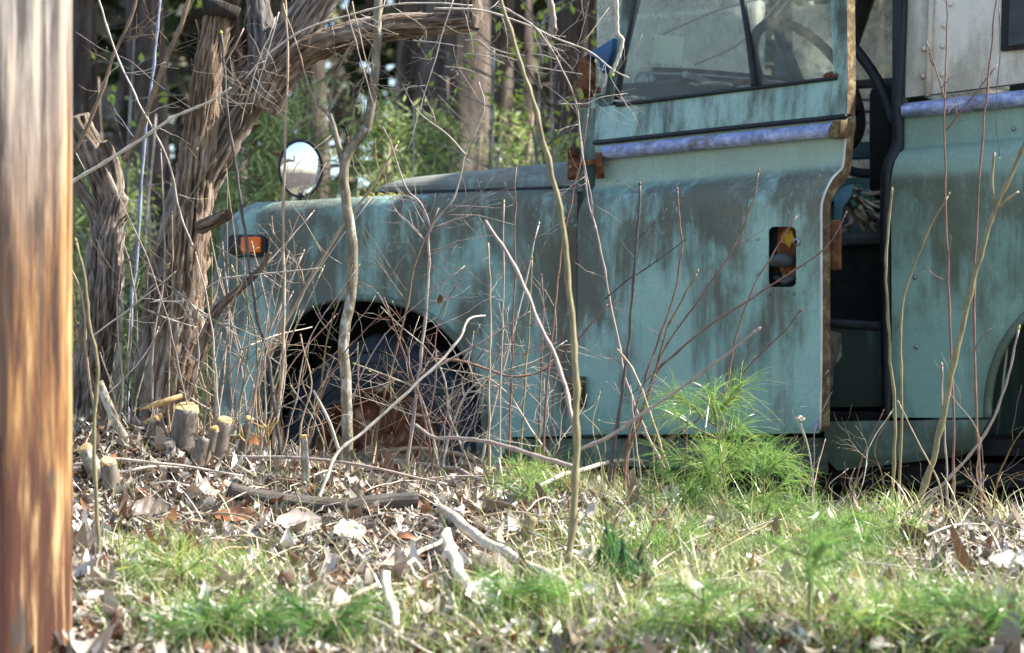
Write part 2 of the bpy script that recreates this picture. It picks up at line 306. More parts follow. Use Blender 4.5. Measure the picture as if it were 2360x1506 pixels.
def skin(name, rows, mats, parent, F=P, cols=24, thick=.012, sub=3, rim=None, cut=None, edgebend=0, tone=.5, cornerrad=None):
    """rows bottom to top: (xl, yl, xr, yr, inward offset). Builds a pressed sheet with thickness."""
    RR = []
    for a, b in zip(rows, rows[1:]):
        for k in range(sub): RR.append(tuple(p + (q - p) * k / sub for p, q in zip(a, b)))
    RR.append(rows[-1]); V = []
    for xl, yl, xr, yr, off in RR:
        for i in range(cols + 1):
            t = i / cols; e = edgebend * (max(0, 1 - t * cols / 2) ** 2 + max(0, 1 - (1 - t) * cols / 2) ** 2)
            V.append(F(xl + (xr - xl) * t, yl + (yr - yl) * t, off + e))
    n_ = cols + 1; Fc = [(j * n_ + i, j * n_ + i + 1, (j + 1) * n_ + i + 1, (j + 1) * n_ + i) for j in range(len(RR) - 1) for i in range(cols)]
    b = MB(); b.add(V, Fc, col=tone); o = b.build(name, mats, parent)
    s = o.modifiers.new('s', 'SOLIDIFY'); s.thickness = thick; s.offset = -1; s.use_rim = True
    s.material_offset_rim = 1 if rim else 0
    # make the sheet grow inwards whatever its winding
    nn = sum((p.normal for p in o.data.polygons), Vector()); s.offset = -1 if nn.dot(NY) < 0 else 1
    return bake(o)
def plate(name, pts, mats, parent, F=P, off=0, thick=.01, bevel=.003, rimmat=False):
    """a flat traced outline with real thickness, facing outwards, growing inwards"""
    V = [F(x, y, off) for x, y in pts]; b = MB(); n_ = len(V); c = sum(V, Vector()) / n_
    inn = (DN if F is D else NY) * thick
    b.add(V + [v + inn for v in V], [tuple(range(n_)), tuple(range(2 * n_ - 1, n_ - 1, -1))] + [(i, i + n_, (i + 1) % n_ + n_, (i + 1) % n_) for i in range(n_)])
    b.m = [0, 0] + [1 if rimmat else 0] * n_
    o = b.build(name, mats, parent, smooth=False)
    bm = bmesh.new(); bm.from_mesh(o.data); bmesh.ops.recalc_face_normals(bm, faces=bm.faces); bm.to_mesh(o.data); bm.free()
    if bevel: m = o.modifiers.new('b', 'BEVEL'); m.width = bevel; m.segments = 2; bake(o)
    return o
def rrect(x0, y0, x1, y1, r, k=5):
    out = []
    for cx, cy, a0 in ((x1 - r, y1 - r, 0), (x0 + r, y1 - r, 90), (x0 + r, y0 + r, 180), (x1 - r, y0 + r, 270)):
        for i in range(k + 1):
            a = R(a0 + 90 * i / k); out.append((cx + r * math.cos(a), cy + r * math.sin(a)))
    return out
def bar(name, pts, rad, mat, parent, seg=8, sub=5, F=None, col=.5):
    p = smoothline(pts, sub); b = MB(); b.tube(p, rad, seg, col=col); return b.build(name, mat, parent)
def boxl(name, x0, x1, y0, y1, z0, z1, mat, parent, bevel=.006):
    b = MB(); b.box(((x0 + x1) / 2, (y0 + y1) / 2, (z0 + z1) / 2), (x1 - x0, y1 - y0, z1 - z0)); o = b.build(name, mat, parent, smooth=False)
    if bevel: m = o.modifiers.new('b', 'BEVEL'); m.width = bevel; m.segments = 2; bake(o)
    return o
# ---- front wing: columns run from the top edge down to the sill or to the wheel arch
def lerp_poly(P_, x):
    for (a, b), (c, d) in zip(P_, P_[1:]):
        if x <= c: return b + (d - b) * (x - a) / (c - a)
    return P_[-1][1]
top = [(490, 640), (493, 590), (500, 545), (516, 512), (540, 490), (570, 474), (620, 467), (700, 462), (850, 453), (1000, 446), (1160, 440), (1330, 436)]
bot = [(500, 1100), (540, 1100), (585, 1100)]
arch = []
for k in range(33):
    th = math.pi * (1 - k / 32); cx, cy = 850, 1080
    sx, sy = math.cos(th), math.sin(th); ex = .86
    x_ = cx + 262 * (abs(sx) ** ex) * (1 if sx > 0 else -1) * (1 + (.03 if sx > 0 else 0)) ; y_ = cy - 393 * (abs(sy) ** .72)
    arch.append((x_ - 60 * (1 - abs(sx)) * .6 * abs(sy), y_))
bot += arch + [(1160, 1040), (1220, 1008), (1270, 1006), (1326, 1005)]
bot[-4] = (1135, 1090); bot[-3] = (1180, 1008)
def resamp(Pl, ts):
    d = [0]
    for (a, b), (c, e) in zip(Pl, Pl[1:]): d.append(d[-1] + math.hypot(c - a, e - b))
    out = []
    for t in ts:
        q = t * d[-1]
        for i in range(len(Pl) - 1):
            if q <= d[i + 1] + 1e-6:
                f = (q - d[i]) / max(1e-9, d[i + 1] - d[i]); out.append((Pl[i][0] + (Pl[i + 1][0] - Pl[i][0]) * f, Pl[i][1] + (Pl[i + 1][1] - Pl[i][1]) * f)); break
    return out
NB = len(bot); V = []; NR = 26
for i, (bx, by) in enumerate(bot):
    # matching top x: spread evenly but keep close to the bottom x
    t = i / (NB - 1); tx = 500 + (1330 - 500) * t; tx = .55 * tx + .45 * max(493, min(1330, bx if i else 490)); tx = 1330 if i == NB - 1 else (490 if i == 0 else tx)
    ty = lerp_poly(top, tx)
    for j in range(NR + 1):
        s_ = j / NR; s_ = 1 - (1 - s_) ** 1.6; x = bx + (tx - bx) * s_; y = by + (ty - by) * s_
        d_top = max(0, y - ty); off = 0
        if d_top < 46: off = .055 * (1 - math.sqrt(max(0, 1 - (1 - d_top / 46) ** 2)))
        dx = x - 492
        if dx < 100: off += .085 * (1 - math.sqrt(max(0, 1 - (1 - max(0, dx) / 100) ** 2)))
        V.append(P(x, y, min(off, .12)))
        if y > 1003 and x > 1000 and s_ == 0: pass
b = MB(); b.add(V, [(i * (NR + 1) + j, (i + 1) * (NR + 1) + j, (i + 1) * (NR + 1) + j + 1, i * (NR + 1) + j + 1) for i in range(NB - 1) for j in range(NR)])
wing = b.build('front_wing', [M['paint_wing'], M['rust']], truck); s = wing.modifiers.new('s', 'SOLIDIFY'); s.thickness = .012; s.offset = -1; bake(wing)
nn = wing.data.polygons[0].normal
# rolled lip round the arch
al = [P(x, y, -.004) for x, y in arch]; b = MB(); b.tube(smoothline(al, 2), .010, 8); b.build('arch_lip', M['paint_sill'], wing)
boxl('wing_top', P(560, 470).x, P(1325, 436).x, .05, .36, P(1200, 438, .05).z - .014, P(1200, 438, .05).z - .002, M['paint_hood'], truck)
zt = P(1200, 438, .05).z; xf = P(500, 600, .08).x; xr = P(1326, 600).x
boxl('front_panel', xf - .004, xf + .02, .10, 1.5, .38, zt - .03, M['paint'], truck)
boxl('far_wing', xf, xr, 1.56, 1.6, .38, zt - .01, M['inner'], truck); boxl('inner_wing', xf + .02, xr, .42, .47, .25, zt - .02, M['dark'], truck, 0)  # inner wing is near-black: the wheel arch's shade is put into its colour
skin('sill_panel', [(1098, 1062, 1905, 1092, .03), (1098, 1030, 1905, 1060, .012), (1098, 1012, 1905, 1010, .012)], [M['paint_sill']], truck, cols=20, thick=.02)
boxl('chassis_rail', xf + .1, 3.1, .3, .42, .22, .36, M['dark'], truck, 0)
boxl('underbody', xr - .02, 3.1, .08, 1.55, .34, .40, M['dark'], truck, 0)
# bonnet
hr = [(872, 446, 1334, 436, .28), (868, 441, 1334, 430, .275), (874, 432, 1332, 412, .275), (890, 424, 1326, 398, .285), (915, 416, 1318, 386, .31), (940, 411, 1310, 377, .345), (960, 408, 1306, 373, .40)]
skin('bonnet', hr, [M['paint_hood']], truck, cols=30, thick=.012)
zb = P(1200, 386, .4).z; boxl('bonnet_top', P(960, 408, .4).x + .02, P(1306, 373, .4).x, .405, 1.25, zb - .03, zb - .012, M['paint_hood'], truck)
bar('bonnet_seam_rubber', [P(868, 448, .262), P(1100, 441, .262), P(1330, 434, .262)], .007, M['rubber'], truck)
b = MB()
for k in range(46):
    q = P(835 + rng.random() * 85, 470 - rng.random() * 16 - (0), .04 + rng.random() * .2); r_ = .004 + rng.random() * .008
    b.tube([q, q + Vector((rng.normal() * .01, 0, r_ * 1.2))], [r_, r_ * .4], 5)
M['moss'] = plain('yellow_moss', (.24, .20, .03), .9, var=.6, scale=60); b.build('moss_clump', M['moss'], truck)
boxl('bulkhead', xr - .01, xr + .035, .07, 1.55, .38, P(1340, 372, .2).z - .01, M['inner'], truck)
skin('bulkhead_post', [(1322, 1008, 1366, 1008, .05), (1322, 460, 1366, 450, .05), (1334, 420, 1372, 420, .09), (1338, 250, 1385, 250, .10)], [M['paint_sill']], truck, cols=6, thick=.02)
# ---- marker lamp
mk = plate('marker_lamp', rrect(524, 541, 612, 592, 12), M['rubber'], truck, off=-.012, thick=.03, bevel=.004)
plate('lens', rrect(554, 546, 598, 583, 5), M['orange'], mk, off=-.024, thick=.013, bevel=.004)
# ---- wing mirror
mc = P(692, 389, .10); vd = (CAMP - mc).normalized(); up = Vector((0, 0, 1)); mn = (vd + up * .06 + Vector((.30, 0, 0))).normalized()
a1 = up.cross(mn).normalized(); a2 = mn.cross(a1); b = MB(); g_ = MB(); prof_m = [(.0, -.030), (.035, -.026), (.056, -.014), (.0605, 0), (.0635, .006), (.062, .012), (.058, .013), (.0555, .006)]
ks = 40; Rm = 1.05
def ring(r, h, sx=.88): return [mc + (a1 * math.cos(2 * math.pi * k / ks) * sx + a2 * math.sin(2 * math.pi * k / ks) * 1.12) * r * Rm * 1.15 + mn * h for k in range(ks)]
V = [p for r, h in prof_m for p in ring(max(r, .001), h)]
b.add(V, [(i * ks + k, i * ks + (k + 1) % ks, (i + 1) * ks + (k + 1) % ks, (i + 1) * ks + k) for i in range(len(prof_m) - 1) for k in range(ks)])
mir = b.build('mirror', M['rubber'], truck); gr_ = [.0002, .012, .024, .034, .043, .050, .056]; g_.add([p for r in gr_ for p in ring(r, .0125 - r * r / (2 * .24))], [(i * ks + k, i * ks + (k + 1) % ks, (i + 1) * ks + (k + 1) % ks, (i + 1) * ks + k) for i in range(6) for k in range(ks)]); g_.build('mirror_glass', M['mirror'], mir)
bar('mirror_stalk', [P(694, 462, .10), P(697, 450, .10), P(700, 440, .11), mc - mn * .028 - up * .02], [.012] * 6 + [.007] * 9 + [.007], M['rubber'], mir)
bar('mirror_bracket', [P(632, 350, .12), P(655, 360, .12), mc - mn * .03], .006, M['rust'], mir)
# ---- front wheel
wc = Vector((P(842, 1062, 0).x, 0, .355 + .02))
def wheel(name, c, y0, r, w, tmat, turn=0):
    wt = MB(); ks = 56; prf = []
    for rr, yy in [(.60, .012), (.66, 0.0), (.74, -.004), (.84, .0), (.92, .012), (.965, .03), (.985, .045)]: prf.append((rr * r, yy))
    prf += [(r, w * .35), (r, w * .65), (.965 * r, w * .9), (.84 * r, w), (.6 * r, w)]
    rot = Matrix.Rotation(turn, 3, 'Z'); org = Vector((c.x, y0, c.z)); V = []
    for i, (rr, yy) in enumerate(prf):
        for k in range(ks):
            th = 2 * math.pi * k / ks; q = rr * (1 + (.012 * (1 if k % 2 else -1) if .97 * r < rr else 0))
            V.append(org + rot @ Vector((q * math.cos(th), yy, q * math.sin(th))))
    wt.add(V, [(i * ks + k, i * ks + (k + 1) % ks, (i + 1) * ks + (k + 1) % ks, (i + 1) * ks + k) for i in range(len(prf) - 1) for k in range(ks)])
    for rr in (.70, .78, .87):                       # moulded sidewall ribs
        wt.tube([org + rot @ Vector((rr * r * math.cos(2 * math.pi * k / 48), -.003, rr * r * math.sin(2 * math.pi * k / 48))) for k in range(49)], .003, 5, cap=False)
    t = empty(name, org); t.parent = truck; t.location = org
    o = wt.build('tyre', tmat, t); o.location = -org
    rm = MB(); pr = [(.60, .014), (.585, .0), (.56, .0), (.54, .03), (.52, .05), (.46, .055), (.36, .035), (.26, .03), (.20, .034), (.17, .03), (.16, -.01), (.13, -.02), (.02, -.022)]; V = []
    for rr, yy in pr:
        for k in range(ks): th = 2 * math.pi * k / ks; V.append(org + rot @ Vector((rr * r * math.cos(th), yy, rr * r * math.sin(th))))
    rm.add(V, [(i * ks + k, i * ks + (k + 1) % ks, (i + 1) * ks + (k + 1) % ks, (i + 1) * ks + k) for i in range(len(pr) - 1) for k in range(ks)])
    for k in range(5):
        th = 2 * math.pi * k / 5; q = org + rot @ Vector((.28 * r * math.cos(th), .03, .28 * r * math.sin(th))); rm.tube([q, q - rot @ Vector((0, .022, 0))], .011, 6)
    o = rm.build('rim', M['rust_rim'], t); o.location = -org; return t
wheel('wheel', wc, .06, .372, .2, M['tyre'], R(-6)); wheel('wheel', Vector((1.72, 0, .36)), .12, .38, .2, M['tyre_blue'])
# ---- rear body side
rb = [(2120, 1001, 2262, 1001, 0)]
rear_x = [(2055, 965), (2053, 420), (2058, 385), (2066, 362), (2080, 345), (2084, 338)]
# outline bottom edge with the rear wheel arch; columns to keep the arch crisp
rbot = [(2057, 963), (2100, 963), (2160, 963), (2220, 963), (2276, 963)] + [(2276 + 250 * (1 - math.cos(R(a))), 963 - 300 * math.sin(R(a)) ** .9) for a in (6, 12, 20, 28, 36, 45, 55, 65, 78, 90)] + [(2620, 680), (2700, 720)]
V = []; NR = 24
for i, (bx, by) in enumerate(rbot):
    tx = 2083 + (2720 - 2083) * (i / (len(rbot) - 1)) ** 1.25; ty = 343 - (tx - 2083) * .095; ty2 = 266 - (tx - 2083) * .105
    for j in range(NR + 1):
        if j <= 16:
            s_ = j / 16; s_ = 1 - (1 - s_) ** 1.5; y = by + (ty - by) * s_; d_ = y - ty; off = 0 if d_ > 60 else .06 * (1 - math.sqrt(max(0, 1 - (1 - d_ / 60) ** 2)))
            xx = bx + (tx - bx) * s_
            if i == 0: xx = lerp_poly([(0, 2084), (338, 2084), (345, 2080), (362, 2066), (385, 2058), (420, 2053), (965, 2057), (1200, 2057)], y)
        else: s_ = (j - 16) / 8; y = ty + (ty2 - ty) * s_; off = .062; xx = tx
        V.append(P(xx, y, off))
b = MB(); b.add(V, [(i * (NR + 1) + j, (i + 1) * (NR + 1) + j, (i + 1) * (NR + 1) + j + 1, i * (NR + 1) + j + 1) for i in range(len(rbot) - 1) for j in range(NR)])
rear = b.build('rear_body_side', [M['paint_rear'], M['rust']], truck); s = rear.modifiers.new('s', 'SOLIDIFY'); s.thickness = .012; s.offset = -1; bake(rear)
b = MB(); b.tube(smoothline([P(x, y, -.003) for x, y in rbot[4:-2]], 3), .011, 8); b.build('arch_lip', M['paint_sill'], rear)
for px, py in ((2336, 297), (2108, 640), (2112, 800)):
    q = P(px, py, .055 if py < 340 else -.002); b = MB(); b.tube([q, q - NY * .005], [.006, .003], 8); b.build('rivet', M['steel'], rear)
skin('rear_sill_panel', [(1930, 1085, 2215, 1052, .045), (1905, 1060, 2243, 1036, .02), (1900, 1030, 2257, 1010, .006), (1900, 990, 2268, 985, 0), (1900, 972, 2280, 967, 0)], [M['paint_sill']], truck, cols=20, thick=.02)
skin('capping_rail', [(2078 - 2 * math.sin(math.pi * k / 12), 256 + 17 * math.cos(math.pi * k / 12), 2700, 192 + 23 * math.cos(math.pi * k / 12), .062 - .036 * math.sin(math.pi * k / 12)) for k in range(13)], [M['galv']], truck, cols=20, thick=.012)
ht = skin('hardtop_side', [(2081, 226, 2700, 148, .07), (2087, 0, 2700, -80, .085), (2092, -250, 2700, -330, .12)], [M['cream']], truck, cols=20, thick=.015)
b = MB(); b.tube([P(2138, 222, .064), P(2146, 0, .079), P(2150, -200, .105)], .008, 8); b.build('trim_strip', M['cream'], ht)
for px, py in ((2129, 113), (2127, 176), (2172, 107), (2172, 172), (2176, 60), (2190, 10)):
    q = P(px, py, .066); b = MB(); b.tube([q, q - NY * .006], [.0075, .004], 10); b.build('rivet', M['cream'], ht)
wf = plate('side_window', [(2305, 118), (2312, -200), (2650, -230), (2640, 80)], M['rubber'], ht, off=.06, thick=.02)
plate('window_glass', [(2324, 106), (2331, -180), (2640, -210), (2630, 70)], M['vinyl'], ht, off=.054, thick=.004, bevel=0)
# ---- door opening: black seal down the pillar
sl = [P(2078, 0, .06), P(2074, 120, .05), P(2068, 240, .045), P(2070, 320, .045), (P(2062, 352, .035)), P(2050, 378, .02), P(2044, 420, .012), P(2042, 600, .012), P(2046, 900, .012), P(2046, 962, .012)]
b = MB(); b.tube(smoothline([P(2082, -200, .08)] + sl, 4), .016, 10); b.build('door_seal', M['rubber'], truck)
xb = P(2062, 600, .05).x; boxl('pillar_post', xb - .004, xb + .022, .035, .10, .40, 1.9, M['rubber'], truck)
# ---- cab and interior
zroof = 1.86; xw = 1.05
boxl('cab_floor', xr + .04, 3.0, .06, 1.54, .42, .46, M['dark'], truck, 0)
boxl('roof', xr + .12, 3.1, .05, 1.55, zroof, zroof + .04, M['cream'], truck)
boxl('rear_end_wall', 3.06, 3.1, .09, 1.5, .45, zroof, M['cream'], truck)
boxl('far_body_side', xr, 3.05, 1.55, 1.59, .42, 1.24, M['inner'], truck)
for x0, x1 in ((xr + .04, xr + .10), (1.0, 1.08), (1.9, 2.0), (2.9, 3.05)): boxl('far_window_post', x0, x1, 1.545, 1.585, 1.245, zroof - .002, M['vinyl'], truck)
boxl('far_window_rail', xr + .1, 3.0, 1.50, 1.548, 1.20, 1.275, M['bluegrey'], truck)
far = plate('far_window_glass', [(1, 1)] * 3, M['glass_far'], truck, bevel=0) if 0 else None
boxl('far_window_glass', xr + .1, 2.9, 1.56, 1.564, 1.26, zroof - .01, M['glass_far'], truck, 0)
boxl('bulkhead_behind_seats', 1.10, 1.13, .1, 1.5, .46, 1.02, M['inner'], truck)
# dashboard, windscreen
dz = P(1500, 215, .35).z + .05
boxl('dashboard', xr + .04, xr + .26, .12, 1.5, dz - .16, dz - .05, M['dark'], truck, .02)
boxl('dash_shelf_edge', xr + .255, xr + .275, .12, 1.5, dz - .05, dz - .03, M['steel'], truck)
boxl('windscreen_frame', xr + .0, xr + .05, .1, 1.5, P(1400, 240, .1).z - .06, P(1400, 235, .1).z + .02, M['paint_doortop'], truck)
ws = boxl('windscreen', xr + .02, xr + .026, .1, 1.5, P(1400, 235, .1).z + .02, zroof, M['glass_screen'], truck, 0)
plate('faded_sticker', [(1503, 145), (1573, 150), (1577, 86), (1508, 80)], M['sticker'], truck, off=.42, thick=.002, bevel=0)
skin('screen_post', [(1389, 244, 1412, 241, .085), (1412, 120, 1436, 118, .085), (1436, -10, 1462, -12, .085), (1470, -220, 1500, -222, .09)], [M['paint_doortop']], truck, cols=4, thick=.03)
plate('parcel_tray', [(1436, 152), (1600, 158), (1760, 172), (1915, 190), (1915, 222), (1436, 250)], M['dark'], truck, off=.50, thick=.12); bar('tray_edge', [P(1440, 168, .49), P(1600, 173, .49), P(1760, 186, .49), P(1912, 203, .49)], .004, M['steel'], truck)
# gauges, clutter on the dash
b = MB(); c0 = P(1482, 186, .25); b.tube([c0, c0 + Vector((0, .03, 0))], [.026, .026], 20); b.tube([c0 - Vector((0, .004, 0)), c0 + Vector((0, .0, 0))], [.014, .022], 16); b.build('gauge', M['steel'], truck)
b = MB(); b.tube([P(1500, 214, .2), P(1530, 214, .22), P(1540, 214, .24)], [.018, .022, .012], 9); b.build('rusty_knob', M['rust'], truck)
bar('dash_cable', [P(1540, 228, .2), P(1580, 200, .22), P(1640, 192, .25), P(1700, 198, .3), P(1750, 203, .3), P(1830, 198, .35)], .006, M['wire'], truck)
bar('dash_cable', [P(1690, 196, .24), P(1720, 190, .26), P(1790, 196, .3)], .009, M['rust'], truck)
b = MB(); rs = rng
for k in range(16):
    q = D(1425 + rng.random() * 75, 236 - rng.random() * 8, .09); b.tube([q, q + Vector((rng.normal() * .02, 0, rng.random() * .012))], [.008, .003], 5)
b.build('leaf_debris', M['s_pale'], truck)
# steering wheel
sc0 = P(1862, 196, .36); ax = Vector((.84, -.34, .45)).normalized(); e1 = ax.orthogonal().normalized(); e2 = ax.cross(e1); RW = .20
st = MB(); st.tube([sc0 + (e1 * math.cos(2 * math.pi * k / 48) + e2 * math.sin(2 * math.pi * k / 48)) * RW for k in range(49)], .014, 10, cap=False); sw = st.build('steering_wheel', M['wood_rim'], truck)
for k, an in enumerate((80, 200, 320)):
    upv = (Vector((0, 0, 1)) - ax * ax.z).normalized(); sd = ax.cross(upv); dr = upv * math.sin(R(an)) + sd * math.cos(R(an)); b = MB(); b.tube([sc0 - ax * .03, sc0 + dr * RW * .5 - ax * .012, sc0 + dr * RW], [.022, .016, .014], 8); b.build('spoke', M['wood_rim'], sw)
b = MB(); b.tube([sc0 - ax * .5, sc0 - ax * .05, sc0 - ax * .015], [.02, .022, .035], 12); b.build('steering_column', M['vinyl'], sw)
bar('reflection_line', [P(1500, 92, .5), P(1580, 55, .5), P(1660, 22, .45), P(1780, -10, .4)], .0035, M['s_white'], truck)  # thin pale tubes stand in for reflection lines in the cab glass
bar('reflection_line', [P(1720, 118, .5), P(1760, 70, .5), P(1820, 0, .45), P(1850, -40, .45)], .004, M['s_white'], truck)
bar('reflection_line', [P(1600, 150, .5), P(1690, 110, .5), P(1745, 62, .45), P(1815, -20, .45)], .003, M['s_white'], truck)
# things seen through the gap behind the open door
bar('far_pillar', [P(2010, -40, .75), P(1985, 30, .72), P(1955, 120, .7)], .026, M['rubber'], truck)
bar('loose_seal', [P(1950, 90, .12), P(1985, 130, .12), P(2022, 185, .12), P(2045, 235, .11), P(2062, 290, .09)], .014, M['rubber'], truck)
for k, (py, hh, mt) in enumerate(((200, 16, 'vinyl'), (235, 5, 'wire'), (262, 5, 'wire'), (352, 34, 'bluegrey'))):
    q0 = P(1900, py, .9); q1 = P(2075, py + 4, .9); boxl('cab_rail', q0.x, q1.x, .88, .92, q0.z - hh * .0007, q0.z + hh * .0007, M[mt], truck, .003)
bar('grab_tube', [P(1930, 378, .5), P(1975, 398, .5), P(2060, 402, .5)], .013, M['vinyl'], truck)
q0 = P(1890, 588, .2)
boxl('seat_box', xw - .62, xw - .02, .16, .9, .46, P(1970, 568, .16).z, M['dark'], truck); zs = P(1970, 568, .16).z
boxl('seat_cushion', xw - .6, xw - .03, .14, .6, zs, zs + .035, M['vinyl'], truck, .015)
boxl('seat_back', xw - .12, xw - .02, .2, .8, zs + .12, zs + .42, M['dark'], truck, .02)
sb = plate('seat_box_panel', [(1895, 940), (2034, 938), (2032, 762), (1895, 752)], M['inner'], truck, off=.10, thick=.02)
plate('peeling_patch', [(1908, 905), (1918, 895), (1922, 850), (1940, 820), (1938, 768), (1912, 762), (1905, 830)], M['s_grey'], sb, off=.096, thick=.003, bevel=0)
bar('seat_box_rail', [P(1895, 742, .10), P(1960, 748, .10), P(2034, 752, .10)], .012, M['vinyl'], truck)
plate('door_step', [(1880, 978), (2050, 976), (2050, 950), (1880, 948)], M['dark'], truck, off=.05, thick=.1)
wires = empty('wire_bundle', P(1990, 470, .3)); wires.parent = truck; wl = P(1990, 470, .3)
for k in range(34):
    x0, y0 = 1965 + rng.normal() * 14, 425 + rng.random() * 60; pts = [(x0, y0)]; an = R(rng.uniform(10, 75))
    for q in range(4): pts.append((pts[-1][0] + math.cos(an) * 22, pts[-1][1] + math.sin(an) * 20)); an += rng.normal() * .55
    p = smoothline([P(x, y, .12 + .05 * rng.random() + .02 * i) for i, (x, y) in enumerate(pts)], 4); b = MB(); b.tube(p, .004 + .003 * rng.random(), 6)
    b.build('cable', M['wire_green'] if k % 5 == 0 else (M['s_dark'] if k % 3 == 0 else M['wire']), wires, loc=(0, 0, 0)).location = -wl
plate('broken_trim', [(1922, 450), (1945, 430), (1968, 424), (1962, 452), (1942, 480), (1938, 520), (1922, 515)], M['bluegrey'], truck, off=.12, thick=.01)
boxl('latch_plate', D(1908, 600, .04).x, D(1908, 600, .04).x + .03, D(1908, 600, .04).y + .0, D(1908, 600, .04).y + .02, P(1910, 640).z, P(1910, 530).z, M['rust'], truck)
# ---- the open front door
rows = [(1341, 1002, 1887, 999, .004), (1336, 990, 1892, 985, 0), (1330, 800, 1893, 800, 0), (1328, 560, 1893, 560, 0), (1330, 510, 1893, 480, 0), (1336, 480, 1897, 455, .002), (1346, 458, 1906, 432, .010),
        (1356, 446, 1918, 412, .026), (1366, 438, 1932, 397, .044), (1371, 430, 1941, 385, .055), (1374, 400, 1945, 360, .058), (1376, 372, 1947, 322, .058), (1369, 334, 1952, 272, .058)]
door = skin('door', rows, [M['paint'], M['rust_yellow']], truck, F=D, cols=40, thick=.032, rim=True)
# cut the handle opening through the skin
cb = MB(); ct = rrect(1772, 523, 1835, 662, 13); v0 = [D(x, y, -.03) for x, y in ct]; v1 = [D(x, y, .06) for x, y in ct]; n_ = len(ct)
cb.add(v0 + v1, [tuple(range(n_)), tuple(range(2 * n_ - 1, n_ - 1, -1))] + [(i, i + n_, (i + 1) % n_ + n_, (i + 1) % n_) for i in range(n_)]); cut = cb.build('cutter', M['dark'], truck)
bm = bmesh.new(); bm.from_mesh(cut.data); bmesh.ops.recalc_face_normals(bm, faces=bm.faces); bm.to_mesh(cut.data); bm.free()
m = door.modifiers.new('b', 'BOOLEAN'); m.object = cut; m.operation = 'DIFFERENCE'; m.solver = 'EXACT'; bake(door); bpy.data.objects.remove(cut)
door['label'] = 'front door standing ajar, teal with brown run-off stains'
plate('handle_recess', rrect(1766, 516, 1842, 668, 14), M['rust_rim'], door, F=D, off=.028, thick=.01, bevel=0)
plate('recess_dark_plate', [(1768, 518), (1789, 518), (1786, 600), (1800, 640), (1830, 650), (1836, 664), (1768, 664)], M['dark'], door, F=D, off=.022, thick=.006, bevel=0); plate('paint_patch', [(1798, 545), (1808, 530), (1824, 532), (1830, 552), (1820, 572), (1810, 562), (1800, 560)], M['yellow'], door, F=D, off=.024, thick=.003, bevel=0)  # flat dark plate along the recess's left and lower edges
b = MB(); b.tube([D(1778, 605, .012), D(1795, 600, .004), D(1815, 602, .004), D(1828, 604, .012)], [.012, .017, .016, .010], 12); b.tube([D(1786, 640, .016), D(1810, 650, .016), D(1830, 640, .016)], [.006, .009, .006], 8); b.build('door_handle', M['vinyl'], door)
b = MB(); q = D(1838, 558, 0); b.tube([q + DN * .004, q - DN * .006], [.0105, .009], 18); b.build('lock', M['steel'], door); b = MB(); b.tube([q - DN * .0062, q - DN * .0075], [.0055, .005], 12); b.build('keyhole', M['rubber'], door)
for px, py in ((1746, 551), (1744, 631), (1773, 678), (1829, 677), (1854, 612)):
    q = D(px, py, -.0005); b = MB(); b.tube([q, q - DN * .0025, q - DN * .004], [.0055, .0045, .0018], 10); b.build('rivet', M['paint'], door)
skin('belt_rail', [(1386 - 2 * math.sin(math.pi * k / 12), 353 + 16 * math.cos(math.pi * k / 12), 1934 + 3 * math.sin(math.pi * k / 12), 298 + 17 * math.cos(math.pi * k / 12), .052 - .026 * math.sin(math.pi * k / 12)) for k in range(13)], [M['galv']], door, F=D, cols=36, thick=.02)
plate('rusty_rail_end', [(1908, 320), (1936, 317), (1938, 276), (1918, 279), (1908, 298)], M['rust_yellow'], door, F=D, off=.0235, thick=.03)
bar('belt_seam', [D(1369, 330, .052), D(1650, 299, .052), D(1951, 268, .052)], .006, M['rubber'], door)
skin('door_top', [(1369, 324, 1952, 262, .052), (1374, 248, 1954, 180, .062)], [M['paint_doortop'], M['rust_yellow']], door, F=D, cols=30, thick=.03, rim=True)
bar('window_seal', [D(1420, 243, .058), D(1650, 214, .058), D(1928, 180, .058)], .005, M['rubber'], door)
skin('rear_window_post', [(1922, 184, 1954, 180, .062), (1914, 0, 1952, -4, .08), (1908, -200, 1950, -206, .10)], [M['paint_doortop'], M['rust_yellow']], door, F=D, cols=4, thick=.03, rim=True)
bar('front_window_seal', [D(1418, 243, .08), D(1442, 120, .085), D(1470, 0, .09), D(1520, -200, .10)], .009, M['rubber'], door)
bar('window_divider', [D(1739, 206, .072), D(1728, 110, .078), D(1712, 0, .085), D(1690, -180, .10)], .0085, M['rubber'], door)
plate('window_glass', [(1422, 240), (1926, 182), (1910, -60), (1478, -60)], M['glass'], door, F=D, off=.08, thick=.004, bevel=0)
b = MB()
for k in range(12):
    x = 1900 + rng.random() * 28; q = D(x, 180 - rng.random() * 4, .06); b.tube([q, q + Vector((.008, 0, .006 + rng.random() * .006))], [.007, .003], 6)
b.build('rust_flakes', M['rust'], door)
bar('door_edge_bead', [D(x, y, -.001 + o) for x, y, o in ((1890, 990, .0), (1893, 800, 0), (1893, 560, 0), (1893, 482, 0), (1898, 455, .002), (1907, 432, .010), (1919, 411, .026), (1933, 396, .044), (1942, 384, .055), (1946, 350, .057), (1951, 272, .057))], .003, M['edge'], door)
